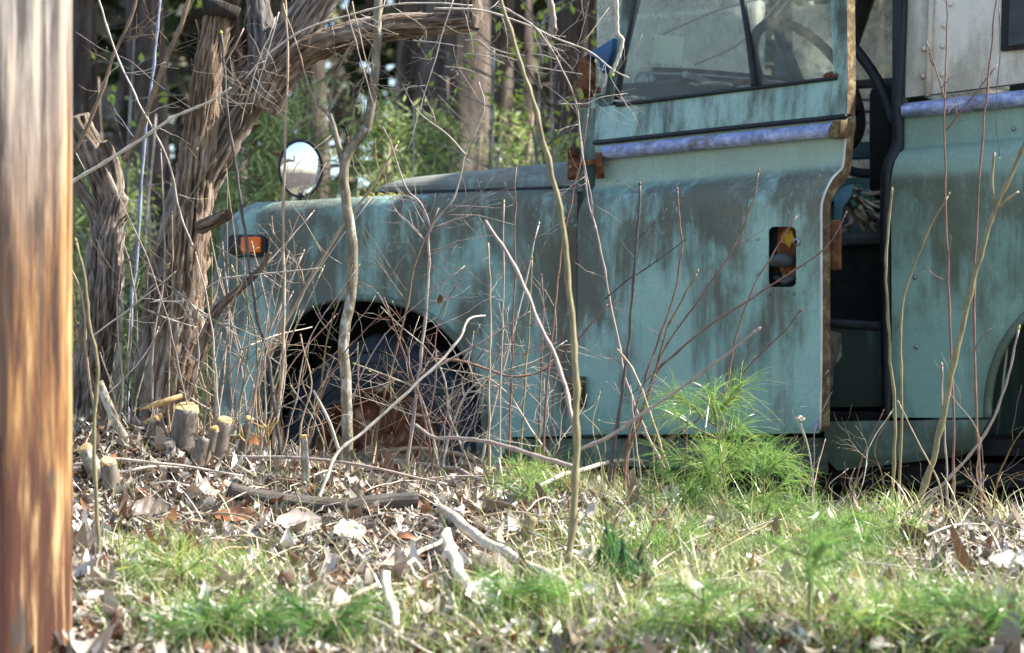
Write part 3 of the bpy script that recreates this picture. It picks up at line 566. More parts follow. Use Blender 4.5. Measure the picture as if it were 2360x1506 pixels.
for nm, (x0, y0, x1, y1) in (('top', (1308, 345, 1392, 412)), ('low', (1296, 872, 1356, 940))):
    hg = MB()
    if nm == 'top':
        hg.tube([P(1322, 342, .02), P(1322, 414, .02)], [.016, .017], 12); hg.tube([P(1326, 378, .015), P(1388, 374, .02)], [.011, .009], 8); hg.tube([D(1382, 352, .03), D(1384, 412, .035)], [.012, .012], 8)
        hg.tube([P(1312, 350, -.005), P(1334, 350, -.005)], [.012, .012], 6); hg.tube([P(1312, 404, -.005), P(1334, 404, -.005)], [.012, .012], 6)
    else:
        hg.tube([P(1338, 868, -.02), P(1338, 938, -.02)], [.012, .013], 12); hg.box(P(1318, 890, -.012), (.05, .012, .05)); hg.box(P(1318, 925, -.012), (.04, .012, .03)); hg.tube([P(1300, 890, -.018), P(1330, 890, -.018)], [.01, .012], 6)
    hg.build('hinge', M['rust' if nm == 'top' else 'rust_yellow'], door)
plate('chipped_corner', [(1876, 970), (1884, 962), (1886, 985), (1880, 994), (1874, 990)], M['galv'], door, F=D, off=-.002, thick=.002, bevel=0)
# screen hinge and the blue mirror shell at the pillar
b = MB(); b.tube([P(1358, 225, .07), P(1352, 185, .06), P(1346, 150, .06), P(1366, 128, .06)], [.014, .02, .022, .012], 8); b.tube([P(1330, 190, .05), P(1352, 200, .05), P(1384, 210, .06)], [.008, .014, .008], 7); b.box(P(1352, 170, .06), (.04, .03, .06)); b.build('screen_hinge', M['rust'], truck)
plate('door_mirror_shell', [(1350, 122), (1380, 108), (1414, 86), (1410, 120), (1392, 170), (1384, 168), (1378, 140)], M['blue'], truck, off=.03, thick=.035, bevel=.008)
# ------------------------------------------------------------------ weathered post close to the camera
pp = MB(); px_, py_, rr_ = -.765, 3.25, .1344; nseg = 72; V = []; UVs = []; tone = []; zs_ = np.linspace(-.3, 3.2, 150)
for z in zs_:
    for k in range(nseg):
        th = 2 * math.pi * k / nseg; fl = min(1.0, .955 / max(.2, math.cos((th - R(-42) + math.pi / 7) % (2 * math.pi / 7) - math.pi / 7)))   # hewn facets
        r = rr_ * fl * (1 + .018 * noise.noise(Vector((math.cos(th) * 5, math.sin(th) * 5, z * .5))) + .012 * noise.noise(Vector((math.cos(th) * 16, math.sin(th) * 16, z * 1.1))))
        V.append((px_ + r * math.cos(th), py_ + r * math.sin(th), z)); UVs.append((k / nseg, z)); tone.append(.5 + .5 * noise.noise(Vector((math.cos(th) * 9, math.sin(th) * 9, z * .6))))
F_ = [(i * nseg + k, i * nseg + (k + 1) % nseg, (i + 1) * nseg + (k + 1) % nseg, (i + 1) * nseg + k) for i in range(len(zs_) - 1) for k in range(nseg)] + [tuple((len(zs_) - 1) * nseg + k for k in range(nseg))]
pp.add(V, F_, 0, UVs, tone)
n = NT('weathered_post_wood'); v = n.coord(scale=(1, 1, .09)); s1 = n.noise(v, 42, 7, .6, .2); s2 = n.noise(n.coord(scale=(1, 1, .10), loc=(9, 6, 2)), 9, 5, .6)
s3 = n.noise(n.coord(scale=(1, 1, .03), loc=(1, 5, 2)), 60, 6, .7)
z = n.nd('ShaderNodeSeparateXYZ'); n.ln(n.coord(), z.inputs[0]); zz = n.math('ADD', z.outputs[2], n.math('MULTIPLY', s2, .5)); low = n.maprange(zz, 1.35, 2.2, 1, 0); dk = n.maprange(zz, 1.40, 1.52, 1, 0)
gr = n.ramp(s1, [(.36, (.05, .042, .038)), (.45, (.15, .13, .115)), (.54, (.25, .22, .195)), (.64, (.42, .35, .26))]); orr = n.ramp(s1, [(.36, (.03, .012, .006)), (.45, (.13, .055, .018)), (.54, (.25, .13, .045)), (.64, (.40, .27, .13))])
c = n.mix(n.maprange(n.math('ADD', n.math('MULTIPLY', low, .55), s2), .54, .84), gr, orr); c = n.mix(n.math('MULTIPLY', dk, n.maprange(s1, .68, .50, 0, .92)), c, (.055, .016, .008))
c = n.mix(n.maprange(s3, .56, .64, 0, .8), c, (.05, .032, .022)); kn = n.maprange(n.noise(n.coord(scale=(1, 1, .35), loc=(8, 8, 3)), 14, 3, .5), .62, .68); c = n.mix(n.math('MULTIPLY', kn, .8), c, (.04, .035, .03))
n.col(c).set(Roughness=.75).bump(s1, .35, .012)
tag(pp.build('wooden_post', n.mat, loc=(px_, py_, -.3)), 'thick weathered wooden post, grey above and orange brown below', 'post')
# ------------------------------------------------------------------ shaggy barked trunks on the bank
def barktube(name, pts, w0, w1, d0, d1=None, mat='bark', parent=None, seg=80, ridge=.30, cap=True, shreds=0, seed=0, twist=.9, loc=None, flare=0):
    d1 = d0 if d1 is None else d1; n_ = len(pts); P3 = [T(x, y, d0 + (d1 - d0) * i / (n_ - 1)) for i, (x, y) in enumerate(pts)]
    P3 = smoothline(P3, max(5, int(170 / n_))); m = len(P3); L = [0]
    for a, b in zip(P3, P3[1:]): L.append(L[-1] + (b - a).length)
    b = MB(); V = []; UV = []; TN = []; F_ = []; t = (P3[1] - P3[0]).normalized(); a = t.orthogonal().normalized()
    for i, q in enumerate(P3):
        t = (P3[min(i + 1, m - 1)] - P3[max(0, i - 1)]).normalized(); a = (a - t * a.dot(t)).normalized(); bb = t.cross(a); f = i / (m - 1)
        r0 = (w0 + (w1 - w0) * f) / 2 * (d0 + (d1 - d0) * f) / FPX * (1 + flare * max(0, 1 - f * 5) ** 2)
        for k in range(seg):
            th = 2 * math.pi * k / seg + twist * L[i]; cx, sx = math.cos(th), math.sin(th)
            rg = noise.noise(Vector((cx * 4.6 + seed, sx * 4.6, L[i] * 6))); rf = noise.noise(Vector((cx * 11 + seed, sx * 11, L[i] * 15))); rh = noise.noise(Vector((cx * 21, sx * 21 + seed, L[i] * 34)))
            h = (1 - abs(rg) * 2.4) * .38 + rf * .6 + rh * .5; r = r0 * (1 + ridge * h + .10 * noise.noise(Vector((cx + seed, sx, L[i] * 3))))
            V.append(q + (a * math.cos(2 * math.pi * k / seg) + bb * math.sin(2 * math.pi * k / seg)) * r); UV.append((k / seg, L[i])); TN.append(max(0, min(1, .5 + .45 * h)))
    for i in range(m - 1):
        for k in range(seg): k2 = (k + 1) % seg; F_.append((i * seg + k, i * seg + k2, (i + 1) * seg + k2, (i + 1) * seg + k))
    F_.append(tuple(range(seg - 1, -1, -1))); F_.append(tuple((m - 1) * seg + k for k in range(seg)))
    b.add(V, F_, 0, UV, TN)
    rnd = random.Random(seed + 5)
    for k in range(shreds):            # peeling strips of bark
        i = rnd.randrange(2, m - 16); th = rnd.randrange(seg); ln = rnd.randrange(5, 16); lift = rnd.uniform(.003, .028); w = rnd.choice((.5, .9, 1.4)) * (seg / 80); vv = []; 
        for j in range(ln + 1):
            if i + j >= m: break
            c = P3[i + j]; fl = lift * (j / ln) ** 2.2 + .0012; wj = w * (1 - .75 * (j / ln) ** 2); drift = .25 * math.sin(i + j * .7)
            for kk in (th + drift, th + wj + drift): k_ = int(math.floor(kk)); fr_ = kk - k_; q = Vector(V[(i + j) * seg + k_ % seg]).lerp(Vector(V[(i + j) * seg + (k_ + 1) % seg]), fr_); vv.append(q + (q - c).normalized() * fl)
        nv = len(vv) // 2
        if nv > 1: b.add(vv, [(2 * j, 2 * j + 1, 2 * j + 3, 2 * j + 2) for j in range(nv - 1)], 0, None, rnd.uniform(.35, .75))
    return b, P3
def root_of(P3): return (P3[0].x, P3[0].y, P3[0].z)
# left trunk with a broken fork
b, q = barktube('', [(178, 1120), (196, 960), (222, 800), (236, 650), (244, 540), (262, 450)], 92, 62, 5.42, 5.40, shreds=70, seed=3, flare=.3)
for pts, w0, w1, sd in (([(258, 470), (240, 415), (212, 350), (186, 300), (176, 268)], 64, 50, 9), ([(240, 545), (215, 480), (180, 430), (160, 400)], 34, 22, 12), ([(262, 470), (262, 400), (248, 350), (240, 330)], 44, 22, 15)):
    b2, _ = barktube('', pts, w0, w1, 5.40, 5.36, shreds=16, seed=sd, seg=36); b.add(b2.v, b2.f, 0, b2.uv, b2.c)
tr = empty('shaggy_tree', root_of(q)); tag(tr, 'leftmost shaggy barked old tree with a broken fork, beside the wooden post', 'tree')
o = b.build('trunk', M['bark'], tr); o.location = -tr.location
# main clump: upright stub, leaning limb, long horizontal branch
b, q = barktube('', [(372, 1130), (380, 1000), (402, 850), (420, 700), (434, 560), (448, 430), (462, 300), (478, 170), (498, 60), (506, 22)], 112, 50, 5.30, 5.24, shreds=110, seed=21, flare=.2)
tr = empty('shaggy_tree', root_of(q)); tag(tr, 'largest shaggy tree with a cut upright stub, leaning limb and long sideways branch', 'tree')
o = b.build('trunk', M['bark_red'], tr); o.location = -tr.location
b = MB(); cpt = T(507, 12, 5.24); b.tube([cpt - Vector((0, 0, .03)), cpt + Vector((.004, 0, .0)), cpt + Vector((.006, 0, .006))], [.038, .046, .03], 24, col=.25); o = b.build('cut_end', M['bark_grey'], tr); o.location = -tr.location
b, _ = barktube('', [(352, 1090), (358, 950), (372, 800), (392, 640), (425, 500), (480, 380), (540, 270), (600, 190), (655, 110), (700, 50), (752, -30)], 98, 74, 5.40, 5.36, shreds=120, seed=33); o = b.build('limb', M['bark'], tr); o.location = -tr.location
b, _ = barktube('', [(606, 215), (606, 120), (600, 50), (590, -30)], 72, 48, 5.36, 5.40, shreds=40, seed=41, seg=40); o = b.build('limb', M['bark_grey'], tr); o.location = -tr.location
b, _ = barktube('', [(610, 250), (660, 165), (730, 108), (820, 78), (920, 60), (1020, 56), (1092, 50)], 68, 42, 5.30, 5.18, shreds=60, seed=52, seg=44)
b2, _ = barktube('', [(1086, 66), (1090, 30), (1084, -20), (1078, -60)], 40, 46, 5.18, 5.18, shreds=16, seed=55, seg=32); b.add(b2.v, b2.f, 0, b2.uv, b2.c); o = b.build('branch', M['bark_red'], tr); o.location = -tr.location
b, _ = barktube('', [(462, 524), (490, 512), (524, 496)], 30, 26, 5.22, 5.12, seed=60, seg=28, shreds=4); o = b.build('branch_stub', M['bark_red'], tr); o.location = -tr.location
b, _ = barktube('', [(452, 830), (478, 760), (510, 705), (560, 660), (600, 620), (622, 582)], 26, 11, 5.18, 5.1, seed=63, seg=20, shreds=4, ridge=.1); o = b.build('branch', M['bark_red'], tr); o.location = -tr.location
# fresh cut shrub stump
def ground_at(px, py, hint=5.1):
    d = hint
    for _ in range(30):
        w = T(px, py, d); e = w.z - gz(w.x, w.y); d = max(2.6, min(5.6, d + e * 4))
    return T(px, py, d)
sp = empty('cut_shrub_stump', T(445, 1090, 5.0)); tag(sp, 'low cluster of freshly sawn shrub stems with pale yellow cut faces', 'stump')
def cutstem(pts, w, d, tiltv=(0, -.35, 1), part=sp, mat='stump', face=True):
    P3 = smoothline([T(x, y, d) for x, y in pts], 6); r = w / 2 * d / FPX; b = MB(); rr = [r * (1.25 - .25 * i / (len(P3) - 1)) for i in range(len(P3))]
    b.tube(P3, rr, 22, fn=lambda th, L, f: 1 + .08 * noise.noise(Vector((math.cos(th) * 2, math.sin(th) * 2, L * 14)))); o = b.build('stem', M[mat], part); o.location = -part.location
    if face:
        e = P3[-1]; t = Vector(tiltv).normalized(); a = t.orthogonal().normalized(); c = t.cross(a); f = MB(); V = []
        for h, k2 in ((-.006, 1.02), (.004, 1.03), (.006, .96), (.0065, .5), (.0065, .02)):
            V += [e + t * h + (a * math.cos(2 * math.pi * k / 24) + c * math.sin(2 * math.pi * k / 24)) * r * k2 * (1 + .05 * noise.noise(Vector((k * .9, 0, w)))) for k in range(24)]
        f.add(V, [(i * 24 + k, i * 24 + (k + 1) % 24, (i + 1) * 24 + (k + 1) % 24, (i + 1) * 24 + k) for i in range(4) for k in range(24)])
        o = f.build('cut_face', M['cut'], part); o.location = -part.location
for a in (([(440, 1110), (425, 1010), (430, 945)], 54, 5.0, (.1, -.62, 1)), ([(480, 1120), (505, 1040), (518, 972)], 34, 4.96, (.25, -.5, 1)), ([(470, 1110), (484, 1040), (494, 990)], 19, 4.93, (-.2, -.4, 1)), ([(420, 1110), (370, 1020), (352, 968)], 46, 5.08, (-.5, -.1, 1)),
          ([(520, 1120), (560, 1030), (574, 968)], 20, 5.0, (.5, -.4, 1))): cutstem(a[0], a[1], a[2], a[3] if len(a) > 3 else (0, -.5, 1))
cutstem([(455, 1120), (458, 1060), (470, 1010)], 28, 4.9, face=False); cutstem([(400, 1120), (392, 1060), (380, 1020)], 40, 4.95, face=False); cutstem([(330, 1080), (270, 980), (228, 880)], 20, 5.0, face=False, mat='s_grey')
b = MB(); b.tube([T(322, 944, 5.02), T(370, 930, 5.02), T(420, 912, 5.02)], [.002, .009, .005], 6); o = b.build('split_wood', M['cut'], sp); o.location = -sp.location
for k in range(9):
    b = MB(); x0 = 556 + rng.random() * 70; y0 = 990 + rng.random() * 30; b.tube([T(x0, y0, 4.98), T(x0 + rng.normal() * 22, y0 - 14 - rng.random() * 25, 4.97)], [.003, .0006], 5); o = b.build('splinter', M['cut'], sp); o.location = -sp.location
s2_ = empty('cut_stub', T(250, 1150, 4.75)); tag(s2_, 'pale sawn shrub stub low beside the wooden post', 'stump', None)
cutstem([(262, 1180), (222, 1090), (196, 1036)], 34, 4.75, (-.5, -.5, .8), part=s2_, mat='s_grey'); cutstem([(262, 1185), (256, 1110), (250, 1068)], 38, 4.7, (.4, -.5, 1), part=s2_)
# ------------------------------------------------------------------ traced stems, shoots and branches
GLB = {}
def side(b, p, dirv, ln, r, rnd, lvl=0, bud=.25, mi=0):
    k = rnd.randint(4, 6); pts = [p.copy()]; d = dirv.normalized(); st = ln / k
    for i in range(k):
        d = (d + Vector((rnd.gauss(0, .20), rnd.gauss(0, .10), rnd.gauss(.05, .20)))).normalized(); pts.append(pts[-1] + d * st)
    rr = [r * (1 - .6 * i / k) for i in range(k + 1)]; b.tube(pts, rr, 5, mi)
    if rnd.random() < bud: b.tube([pts[-1], pts[-1] + d * .003, pts[-1] + d * .007], [r * .6, r * 1.15, r * .3], 5, 1)
    if lvl < 1:
        for i in range(1, k):
            if rnd.random() < .6:
                sdv = (d.cross(Vector((0, 1, 0))) * rnd.choice((-1, 1)) + d * .9 + Vector((0, rnd.gauss(0, .3), .1))); side(b, pts[i], sdv, ln * rnd.uniform(.25, .55), rr[i] * .6, rnd, lvl + 1, bud, mi)
def stem(label, pts, w0, w1, d0, d1, mat, nside=0, slen=.14, name='bare_shoot', cat='shoot', root=True, seed=1, knob=True, extra=None, group=None, nodes=True, bud=.12):
    if w0 < 14: w0 *= .82; w1 *= .72
    nside = int(nside * 1.25 + .5)
    rnd = random.Random(seed * 31 + 7); n_ = len(pts); P3 = [T(x, y, d0 + (d1 - d0) * i / max(1, n_ - 1)) for i, (x, y) in enumerate(pts)]
    if root:
        q = P3[0]; zg = gz(q.x, q.y, True) - .03
        if q.z > zg: P3 = [Vector((q.x + rnd.gauss(0, .006), q.y, zg))] + P3
    P3 = smoothline(P3, 6); m = len(P3); b = MB()
    ww = [(w0 + (w1 - w0) * (i / (m - 1)) ** .9) / 2 * (d0 + (d1 - d0) * i / (m - 1)) / FPX for i in range(m)]
    if knob: P3 = [p + Vector((noise.noise(p * 23) * .0035, 0, 0)) for p in P3]
    ph = rnd.randint(3, 5); rr = [w * (1.32 if (nodes and i % ph == 0 and i) else 1) for i, w in enumerate(ww)]
    b.tube(P3, rr, 7 if w0 < 14 else 14)
    for k in range(nside):
        i = rnd.randrange(max(1, m // 5), m - 1); t = (P3[i + 1] - P3[i]).normalized(); s_ = t.cross(Vector((0, 1, 0))) * rnd.choice((-1, 1)); dv = s_ * rnd.uniform(.6, 1.1) + t * rnd.uniform(.3, .9) + Vector((0, rnd.gauss(0, .3), rnd.uniform(0, .3)))
        side(b, P3[i], dv, slen * rnd.uniform(.5, 1.25) , min(ww[i] * .5, .00125), rnd, 0, bud)
    for ex in (extra or []):
        ep, a0, a1 = ex; E = smoothline([T(x, y, (d0 + d1) / 2 - .0) for x, y in ep], 5); b.tube(E, [(a0 + (a1 - a0) * i / (len(E) - 1)) / 2 * d0 / FPX for i in range(len(E))], 7)
        for k in range(2 if nside else 0): i = rnd.randrange(2, len(E) - 1); t = (E[i] - E[i - 1]).normalized(); side(b, E[i], t.cross(Vector((0, 1, 0))) * rnd.choice((-1, 1)) + t * .8, slen * .6, .0013, rnd, 0, bud)
    if w0 < 14 and rnd.random() < .8: e = P3[-1]; t = (P3[-1] - P3[-2]).normalized(); b.tube([e, e + t * .004, e + t * .010], [rr[-1] * .9, rr[-1] * 1.25, rr[-1] * .25], 6, 1 if rnd.random() < .12 else 0)
    o = b.build(name, [M[mat], M['bud']], None, loc=tuple(P3[0])); return tag(o, label, cat, group)
S = stem
S('thickest smooth grey sapling stem rising in front of the wheel arch, kinked and forked', [(801, 1030), (797, 880), (792, 780), (812, 660), (812, 560), (800, 470), (792, 400), (806, 345), (846, 292), (862, 200), (868, 100), (872, -20)], 27, 20, 5.22, 5.2, 's_grey', 5, .16, 'sapling', 'sapling', seed=2, nodes=False,
  extra=[([(795, 400), (778, 330), (760, 268), (722, 236)], 16, 8), ([(758, 262), (770, 190), (800, 120), (858, 40)], 8, 6)])
S('long tan leaning shoot crossing the wing from lower left to upper right', [(560, 1000), (626, 810), (690, 690), (775, 545), (858, 430), (915, 333)], 13, 6, 5.3, 5.3, 's_tan', 7, .16, seed=3)
S('upright tan shoot passing just left of the round mirror', [(632, 1010), (648, 880), (655, 700), (653, 480), (662, 130), (657, -20)], 12, 6, 5.15, 5.2, 's_tan', 7, .15, seed=4)
S('dark grey shoot falling past the orange lamp to the upper stub', [(640, 1000), (620, 840), (590, 720), (568, 560), (545, 400), (524, 250), (512, 80)], 11, 8, 5.1, 5.12, 's_dark', 3, .12, seed=5)
S('glossy bluish grey shoot standing behind the two shaggy trees', [(300, 760), (315, 600), (333, 330), (355, 150), (370, -20)], 11, 8, 5.7, 5.8, 's_blue', 2, .12, seed=6)
S('crooked brown branch leaning up right between the two shaggy trees', [(285, 372), (330, 282), (378, 150), (412, 70), (440, -20)], 14, 10, 5.2, 5.2, 's_brown', 3, .12, 'bare_branch', 'branch', root=False, seed=7)
S('brown shoot leaning up right from behind the broken fork', [(172, 352), (215, 262), (262, 130), (300, 50), (322, -20)], 11, 9, 5.1, 5.1, 's_brown', 3, .12, 'bare_branch', 'branch', root=False, seed=8)
S('thin pale shoot slanting down right across the dark gap', [(222, -20), (262, 110), (312, 220), (352, 300), (392, 382), (412, 480), (440, 560)], 6, 5, 5.05, 5.05, 's_pale', 4, .10, 'bare_branch', 'branch', root=False, seed=9)
S('thin dark twig running down right to the leaning limb', [(172, 75), (230, 112), (300, 142), (360, 192), (440, 250)], 5, 4, 5.1, 5.1, 's_dark', 2, .08, 'bare_branch', 'branch', root=False, seed=10)
S('peeled white branch jutting right from behind the post', [(150, 428), (178, 412), (240, 375), (320, 325), (392, 275), (440, 253), (485, 235), (523, 208)], 11, 7, 4.7, 4.6, 's_white', 0, name='bare_branch', cat='branch', root=False, seed=11)
S('blurred olive shoot nearest the post, rising from the bottom edge', [(232, 1520), (224, 1200), (216, 1000), (226, 850), (206, 750), (196, 650), (176, 560)], 12, 8, 4.0, 4.0, 's_olive', 0, seed=12)
S('tall blurred olive shoot nearest the camera, in front of the door gap', [(1245, 1500), (1292, 1395), (1318, 1210), (1330, 1000), (1324, 800), (1310, 640), (1290, 480), (1235, 260), (1200, 150), (1150, -20)], 19, 8, 3.95, 4.1, 's_olive', 0, seed=13)
S('blurred pale shoot slanting down right to the lower door hinge', [(1322, 985), (1290, 850), (1240, 740), (1190, 620), (1118, 510)], 13, 9, 4.1, 4.3, 's_pink', 0, name='bare_branch', cat='branch', root=False, seed=14)
S('blurred pale arching branch reaching left from the tall olive shoot', [(1322, 1076), (1240, 1052), (1130, 1020), (1050, 1010), (1000, 1008), (958, 980)], 13, 9, 4.1, 4.3, 's_pink', 0, name='bare_branch', cat='branch', root=False, seed=15)
S('blurred pinkish branch reaching up right from the tall olive shoot', [(1335, 1036), (1400, 1008), (1495, 945), (1600, 872), (1680, 815), (1744, 762)], 10, 8, 4.1, 4.0, 's_pink', 0, name='bare_branch', cat='branch', root=False, seed=16)
S('pale dead stick leaning far right in front of the wheel, bent at its tip', [(712, 1290), (726, 1180), (752, 1100), (782, 1040), (850, 985), (960, 885), (1045, 800), (1072, 748), (1090, 732), (1118, 728)], 12, 6, 4.7, 5.0, 's_pale', 0, name='dead_stick', cat='stick', root=False, seed=17, extra=[([(781, 1040), (758, 970), (722, 900)], 9, 6)])
S('straight grey shoot leaning right up to the wing seam', [(1000, 850), (1100, 795), (1180, 745), (1222, 718)], 7, 4, 5.15, 5.15, 's_pink', 0, name='bare_branch', cat='branch', root=False, seed=18)
# before the open door
S('dark upright shoot standing tallest in front of the door front half', [(1407, 1080), (1437, 880), (1452, 754), (1467, 552), (1476, 428)], 12, 7, 5.0, 5.0, 's_dark', 2, .1, seed=19)
S('bent shoot whose pale tip ends left of the door centre', [(1447, 1032), (1492, 855), (1553, 683), (1571, 577), (1566, 500), (1561, 440)], 7, 4, 5.0, 5.02, 's_red', 1, .1, seed=20)
S('long reddish shoot arching right to the door shoulder', [(1417, 1082), (1477, 956), (1523, 820), (1573, 744), (1644, 643), (1694, 567), (1730, 481), (1750, 398)], 7, 4, 5.0, 5.04, 's_red', 2, .07, seed=21)
S('dark red shoot ending beside the door handle', [(1664, 1040), (1669, 931), (1694, 789), (1730, 678), (1780, 587), (1836, 498)], 7, 4, 4.9, 4.95, 's_red', 0, seed=22)
S('longest reddish shoot crossing the whole door to its rear edge', [(1442, 1057), (1472, 981), (1513, 860), (1553, 820), (1629, 754), (1725, 693), (1785, 653), (1891, 582), (1932, 530), (1949, 496)], 9, 4, 4.95, 4.9, 's_red', 0, seed=23)
S('thin reddish shoot under the handle, leaning up right', [(1530, 1040), (1603, 971), (1679, 895), (1770, 799), (1815, 755), (1841, 719)], 6, 4, 4.95, 4.9, 's_red', 1, .06, seed=24)
S('brown shoot with a pale pointed bud in the middle of the door', [(1447, 1047), (1502, 885), (1533, 774), (1573, 688), (1606, 630)], 8, 5, 5.02, 5.02, 's_brown', 1, .08, seed=25)
S('pale brown shoot sloping from the upper hinge down to the sill', [(1545, 1110), (1502, 1022), (1467, 946), (1437, 855), (1427, 804), (1407, 703), (1386, 582), (1356, 466), (1343, 350), (1330, 250)], 9, 5, 5.05, 5.1, 's_pink', 4, .1, seed=26)
S('red shoot in front of the seam between wing and door', [(1250, 1080), (1262, 880), (1280, 703), (1290, 602), (1311, 491), (1341, 350), (1356, 262)], 8, 4, 5.1, 5.15, 's_red', 2, .08, seed=27)
S('snapped tan stub with a splintered tip below the door middle', [(1550, 1120), (1520, 1020), (1487, 920), (1455, 850), (1429, 812)], 8, 7, 4.9, 4.95, 's_tan', 0, seed=28)
S('grey forked twig beside the door front edge', [(1395, 690), (1440, 650), (1485, 622), (1540, 582), (1576, 555)], 5, 3, 5.05, 5.0, 's_dark', 2, .1, 'bare_branch', 'branch', root=False, seed=29)
S('red creeping runner sagging under the wing in front of the tyre', [(985, 828), (1060, 832), (1120, 850), (1180, 868), (1250, 855), (1310, 805), (1360, 750), (1402, 700)], 8, 5, 5.15, 5.2, 's_red', 3, .1, 'bare_branch', 'branch', root=False, seed=30)
# right hand stems
S('olive yellow shoot with a bud tip before the door opening', [(2052, 1190), (2062, 1000), (2050, 800), (2043, 620), (2050, 500), (2056, 430)], 11, 7, 4.75, 4.75, 's_olive', 0, seed=31)
S('olive shoot bending right to a pink tip on the rear body', [(2070, 1190), (2078, 950), (2076, 760), (2084, 680), (2128, 555), (2183, 452)], 10, 5, 4.78, 4.8, 's_olive', 0, seed=32)
S('thickest olive shoot leaning right across the rear body, white twig stubs near its top', [(2105, 1200), (2150, 1060), (2185, 900), (2230, 700), (2258, 590), (2290, 490), (2332, 400), (2375, 300)], 16, 9, 4.7, 4.7, 's_olive', 0, seed=33, extra=[([(2285, 500), (2310, 470), (2348, 442)], 9, 6), ([(2294, 480), (2286, 420), (2292, 352)], 8, 6)])
S('tall straight reddish brown shoot left of the side window', [(2198, 1190), (2196, 900), (2184, 600), (2176, 300), (2180, 150), (2184, -20)], 9, 4, 4.75, 4.8, 's_red', 3, .07, seed=34, extra=[([(2178, 232), (2158, 165), (2135, 95)], 4, 3), ([(2182, 300), (2240, 225), (2300, 148)], 4, 3)])
S('tall straight reddish brown shoot nearest the right edge', [(2262, 1190), (2248, 900), (2246, 650), (2262, 350), (2282, 130), (2300, -20)], 9, 5, 4.72, 4.78, 's_red', 1, .07, seed=35)
S('purplish shoot leaning up right into the rear wheel arch', [(2120, 1170), (2200, 1090), (2270, 1000), (2318, 885), (2346, 760)], 11, 6, 4.65, 4.6, 's_pink', 0, seed=36)
S('thin wiry stem hanging before the rear pillar trim', [(2300, 20), (2306, 110), (2296, 230), (2304, 362)], 3, 2, 4.8, 4.8, 's_dark', 0, name='bare_branch', cat='branch', root=False, seed=37)
S('short purple grey twig standing between the olive shoots', [(2185, 1180), (2180, 1040), (2172, 940), (2170, 845)], 7, 5, 4.8, 4.8, 's_pink', 1, .05, seed=38)
# upper middle
S('long pale arching branch crossing down right to the blue mirror', [(1000, 20), (1104, 24), (1184, 46), (1285, 90), (1361, 121), (1406, 157), (1450, 180)], 7, 4, 5.0, 4.95, 's_pale', 9, .13, 'bare_branch', 'branch', root=False, seed=39)
S('drooping dark twig trailing from the top down beside the door', [(1148, 10), (1200, 40), (1245, 76), (1289, 149), (1315, 200), (1332, 262), (1341, 338), (1356, 420), (1370, 520)], 6, 4, 4.95, 4.95, 's_pink', 9, .12, 'bare_branch', 'branch', root=False, seed=40)
S('broken pale twig hanging over the front window post', [(1422, -20), (1420, 40), (1424, 78), (1436, 92), (1426, 130), (1414, 169)], 11, 11, 4.8, 4.8, 's_white', 0, name='bare_branch', cat='branch', root=False, seed=41)
S('short pinkish twig stub hanging from the top edge', [(1268, -20), (1272, 30), (1279, 70)], 14, 12, 4.9, 4.9, 's_pink', 0, name='bare_branch', cat='branch', root=False, seed=42)
S('fine arching twig below the blue mirror', [(1290, 240), (1349, 239), (1385, 225), (1438, 217)], 4, 3, 4.95, 4.95, 's_pale', 4, .08, 'bare_branch', 'branch', root=False, seed=43)
S('pale twig curving over the horizontal shaggy branch', [(612, 130), (700, 70), (790, 40), (900, 12), (1010, 8), (1090, 14)], 7, 5, 5.1, 5.1, 's_pale', 6, .1, 'bare_branch', 'branch', root=False, seed=44)
# main bush in the middle
S('slender grey forked shrub spreading widely before the middle of the wing', [(940, 1060), (962, 895), (979, 741), (990, 609), (993, 526), (1045, 460), (1073, 355), (1116, 258), (1104, 190)], 11, 4, 5.15, 5.2, 's_pink', 16, .17, 'bare_shrub', 'shrub', seed=45, extra=[([(993, 526), (970, 470), (935, 432), (900, 330), (880, 290)], 6, 3), ([(1073, 358), (1030, 310), (963, 258), (927, 193)], 5, 3)])
S('fine twigged shrub leaning left behind the grey sapling', [(860, 1060), (880, 940), (905, 840), (940, 700), (960, 600), (1010, 480)], 9, 4, 5.3, 5.35, 's_brown', 14, .17, 'bare_shrub', 'shrub', seed=46)
S('low fine twigged shrub with sideways branches before the tyre', [(1010, 1080), (985, 960), (960, 900), (900, 870), (820, 840)], 9, 4, 5.25, 5.3, 's_pale', 15, .19, 'bare_shrub', 'shrub', seed=47, bud=.1)
S('low shrub fanning its fine twigs right toward the door seam', [(1020, 1080), (1040, 990), (1080, 900), (1150, 860), (1240, 830), (1300, 790)], 9, 4, 5.2, 5.25, 's_pale', 17, .19, 'bare_shrub', 'shrub', seed=48, bud=.1)
S('shrub with crossing fine twigs under the lower hinge', [(1290, 1090), (1230, 1000), (1180, 920), (1120, 870), (1020, 850)], 8, 3, 5.15, 5.25, 's_pale', 14, .16, 'bare_shrub', 'shrub', seed=49, bud=.1)
S('slender shoot with a dead leaf clinging before the wing middle', [(960, 1080), (1000, 900), (1010, 740), (1060, 650)], 5, 3, 5.15, 5.15, 's_red', 5, .1, seed=50)
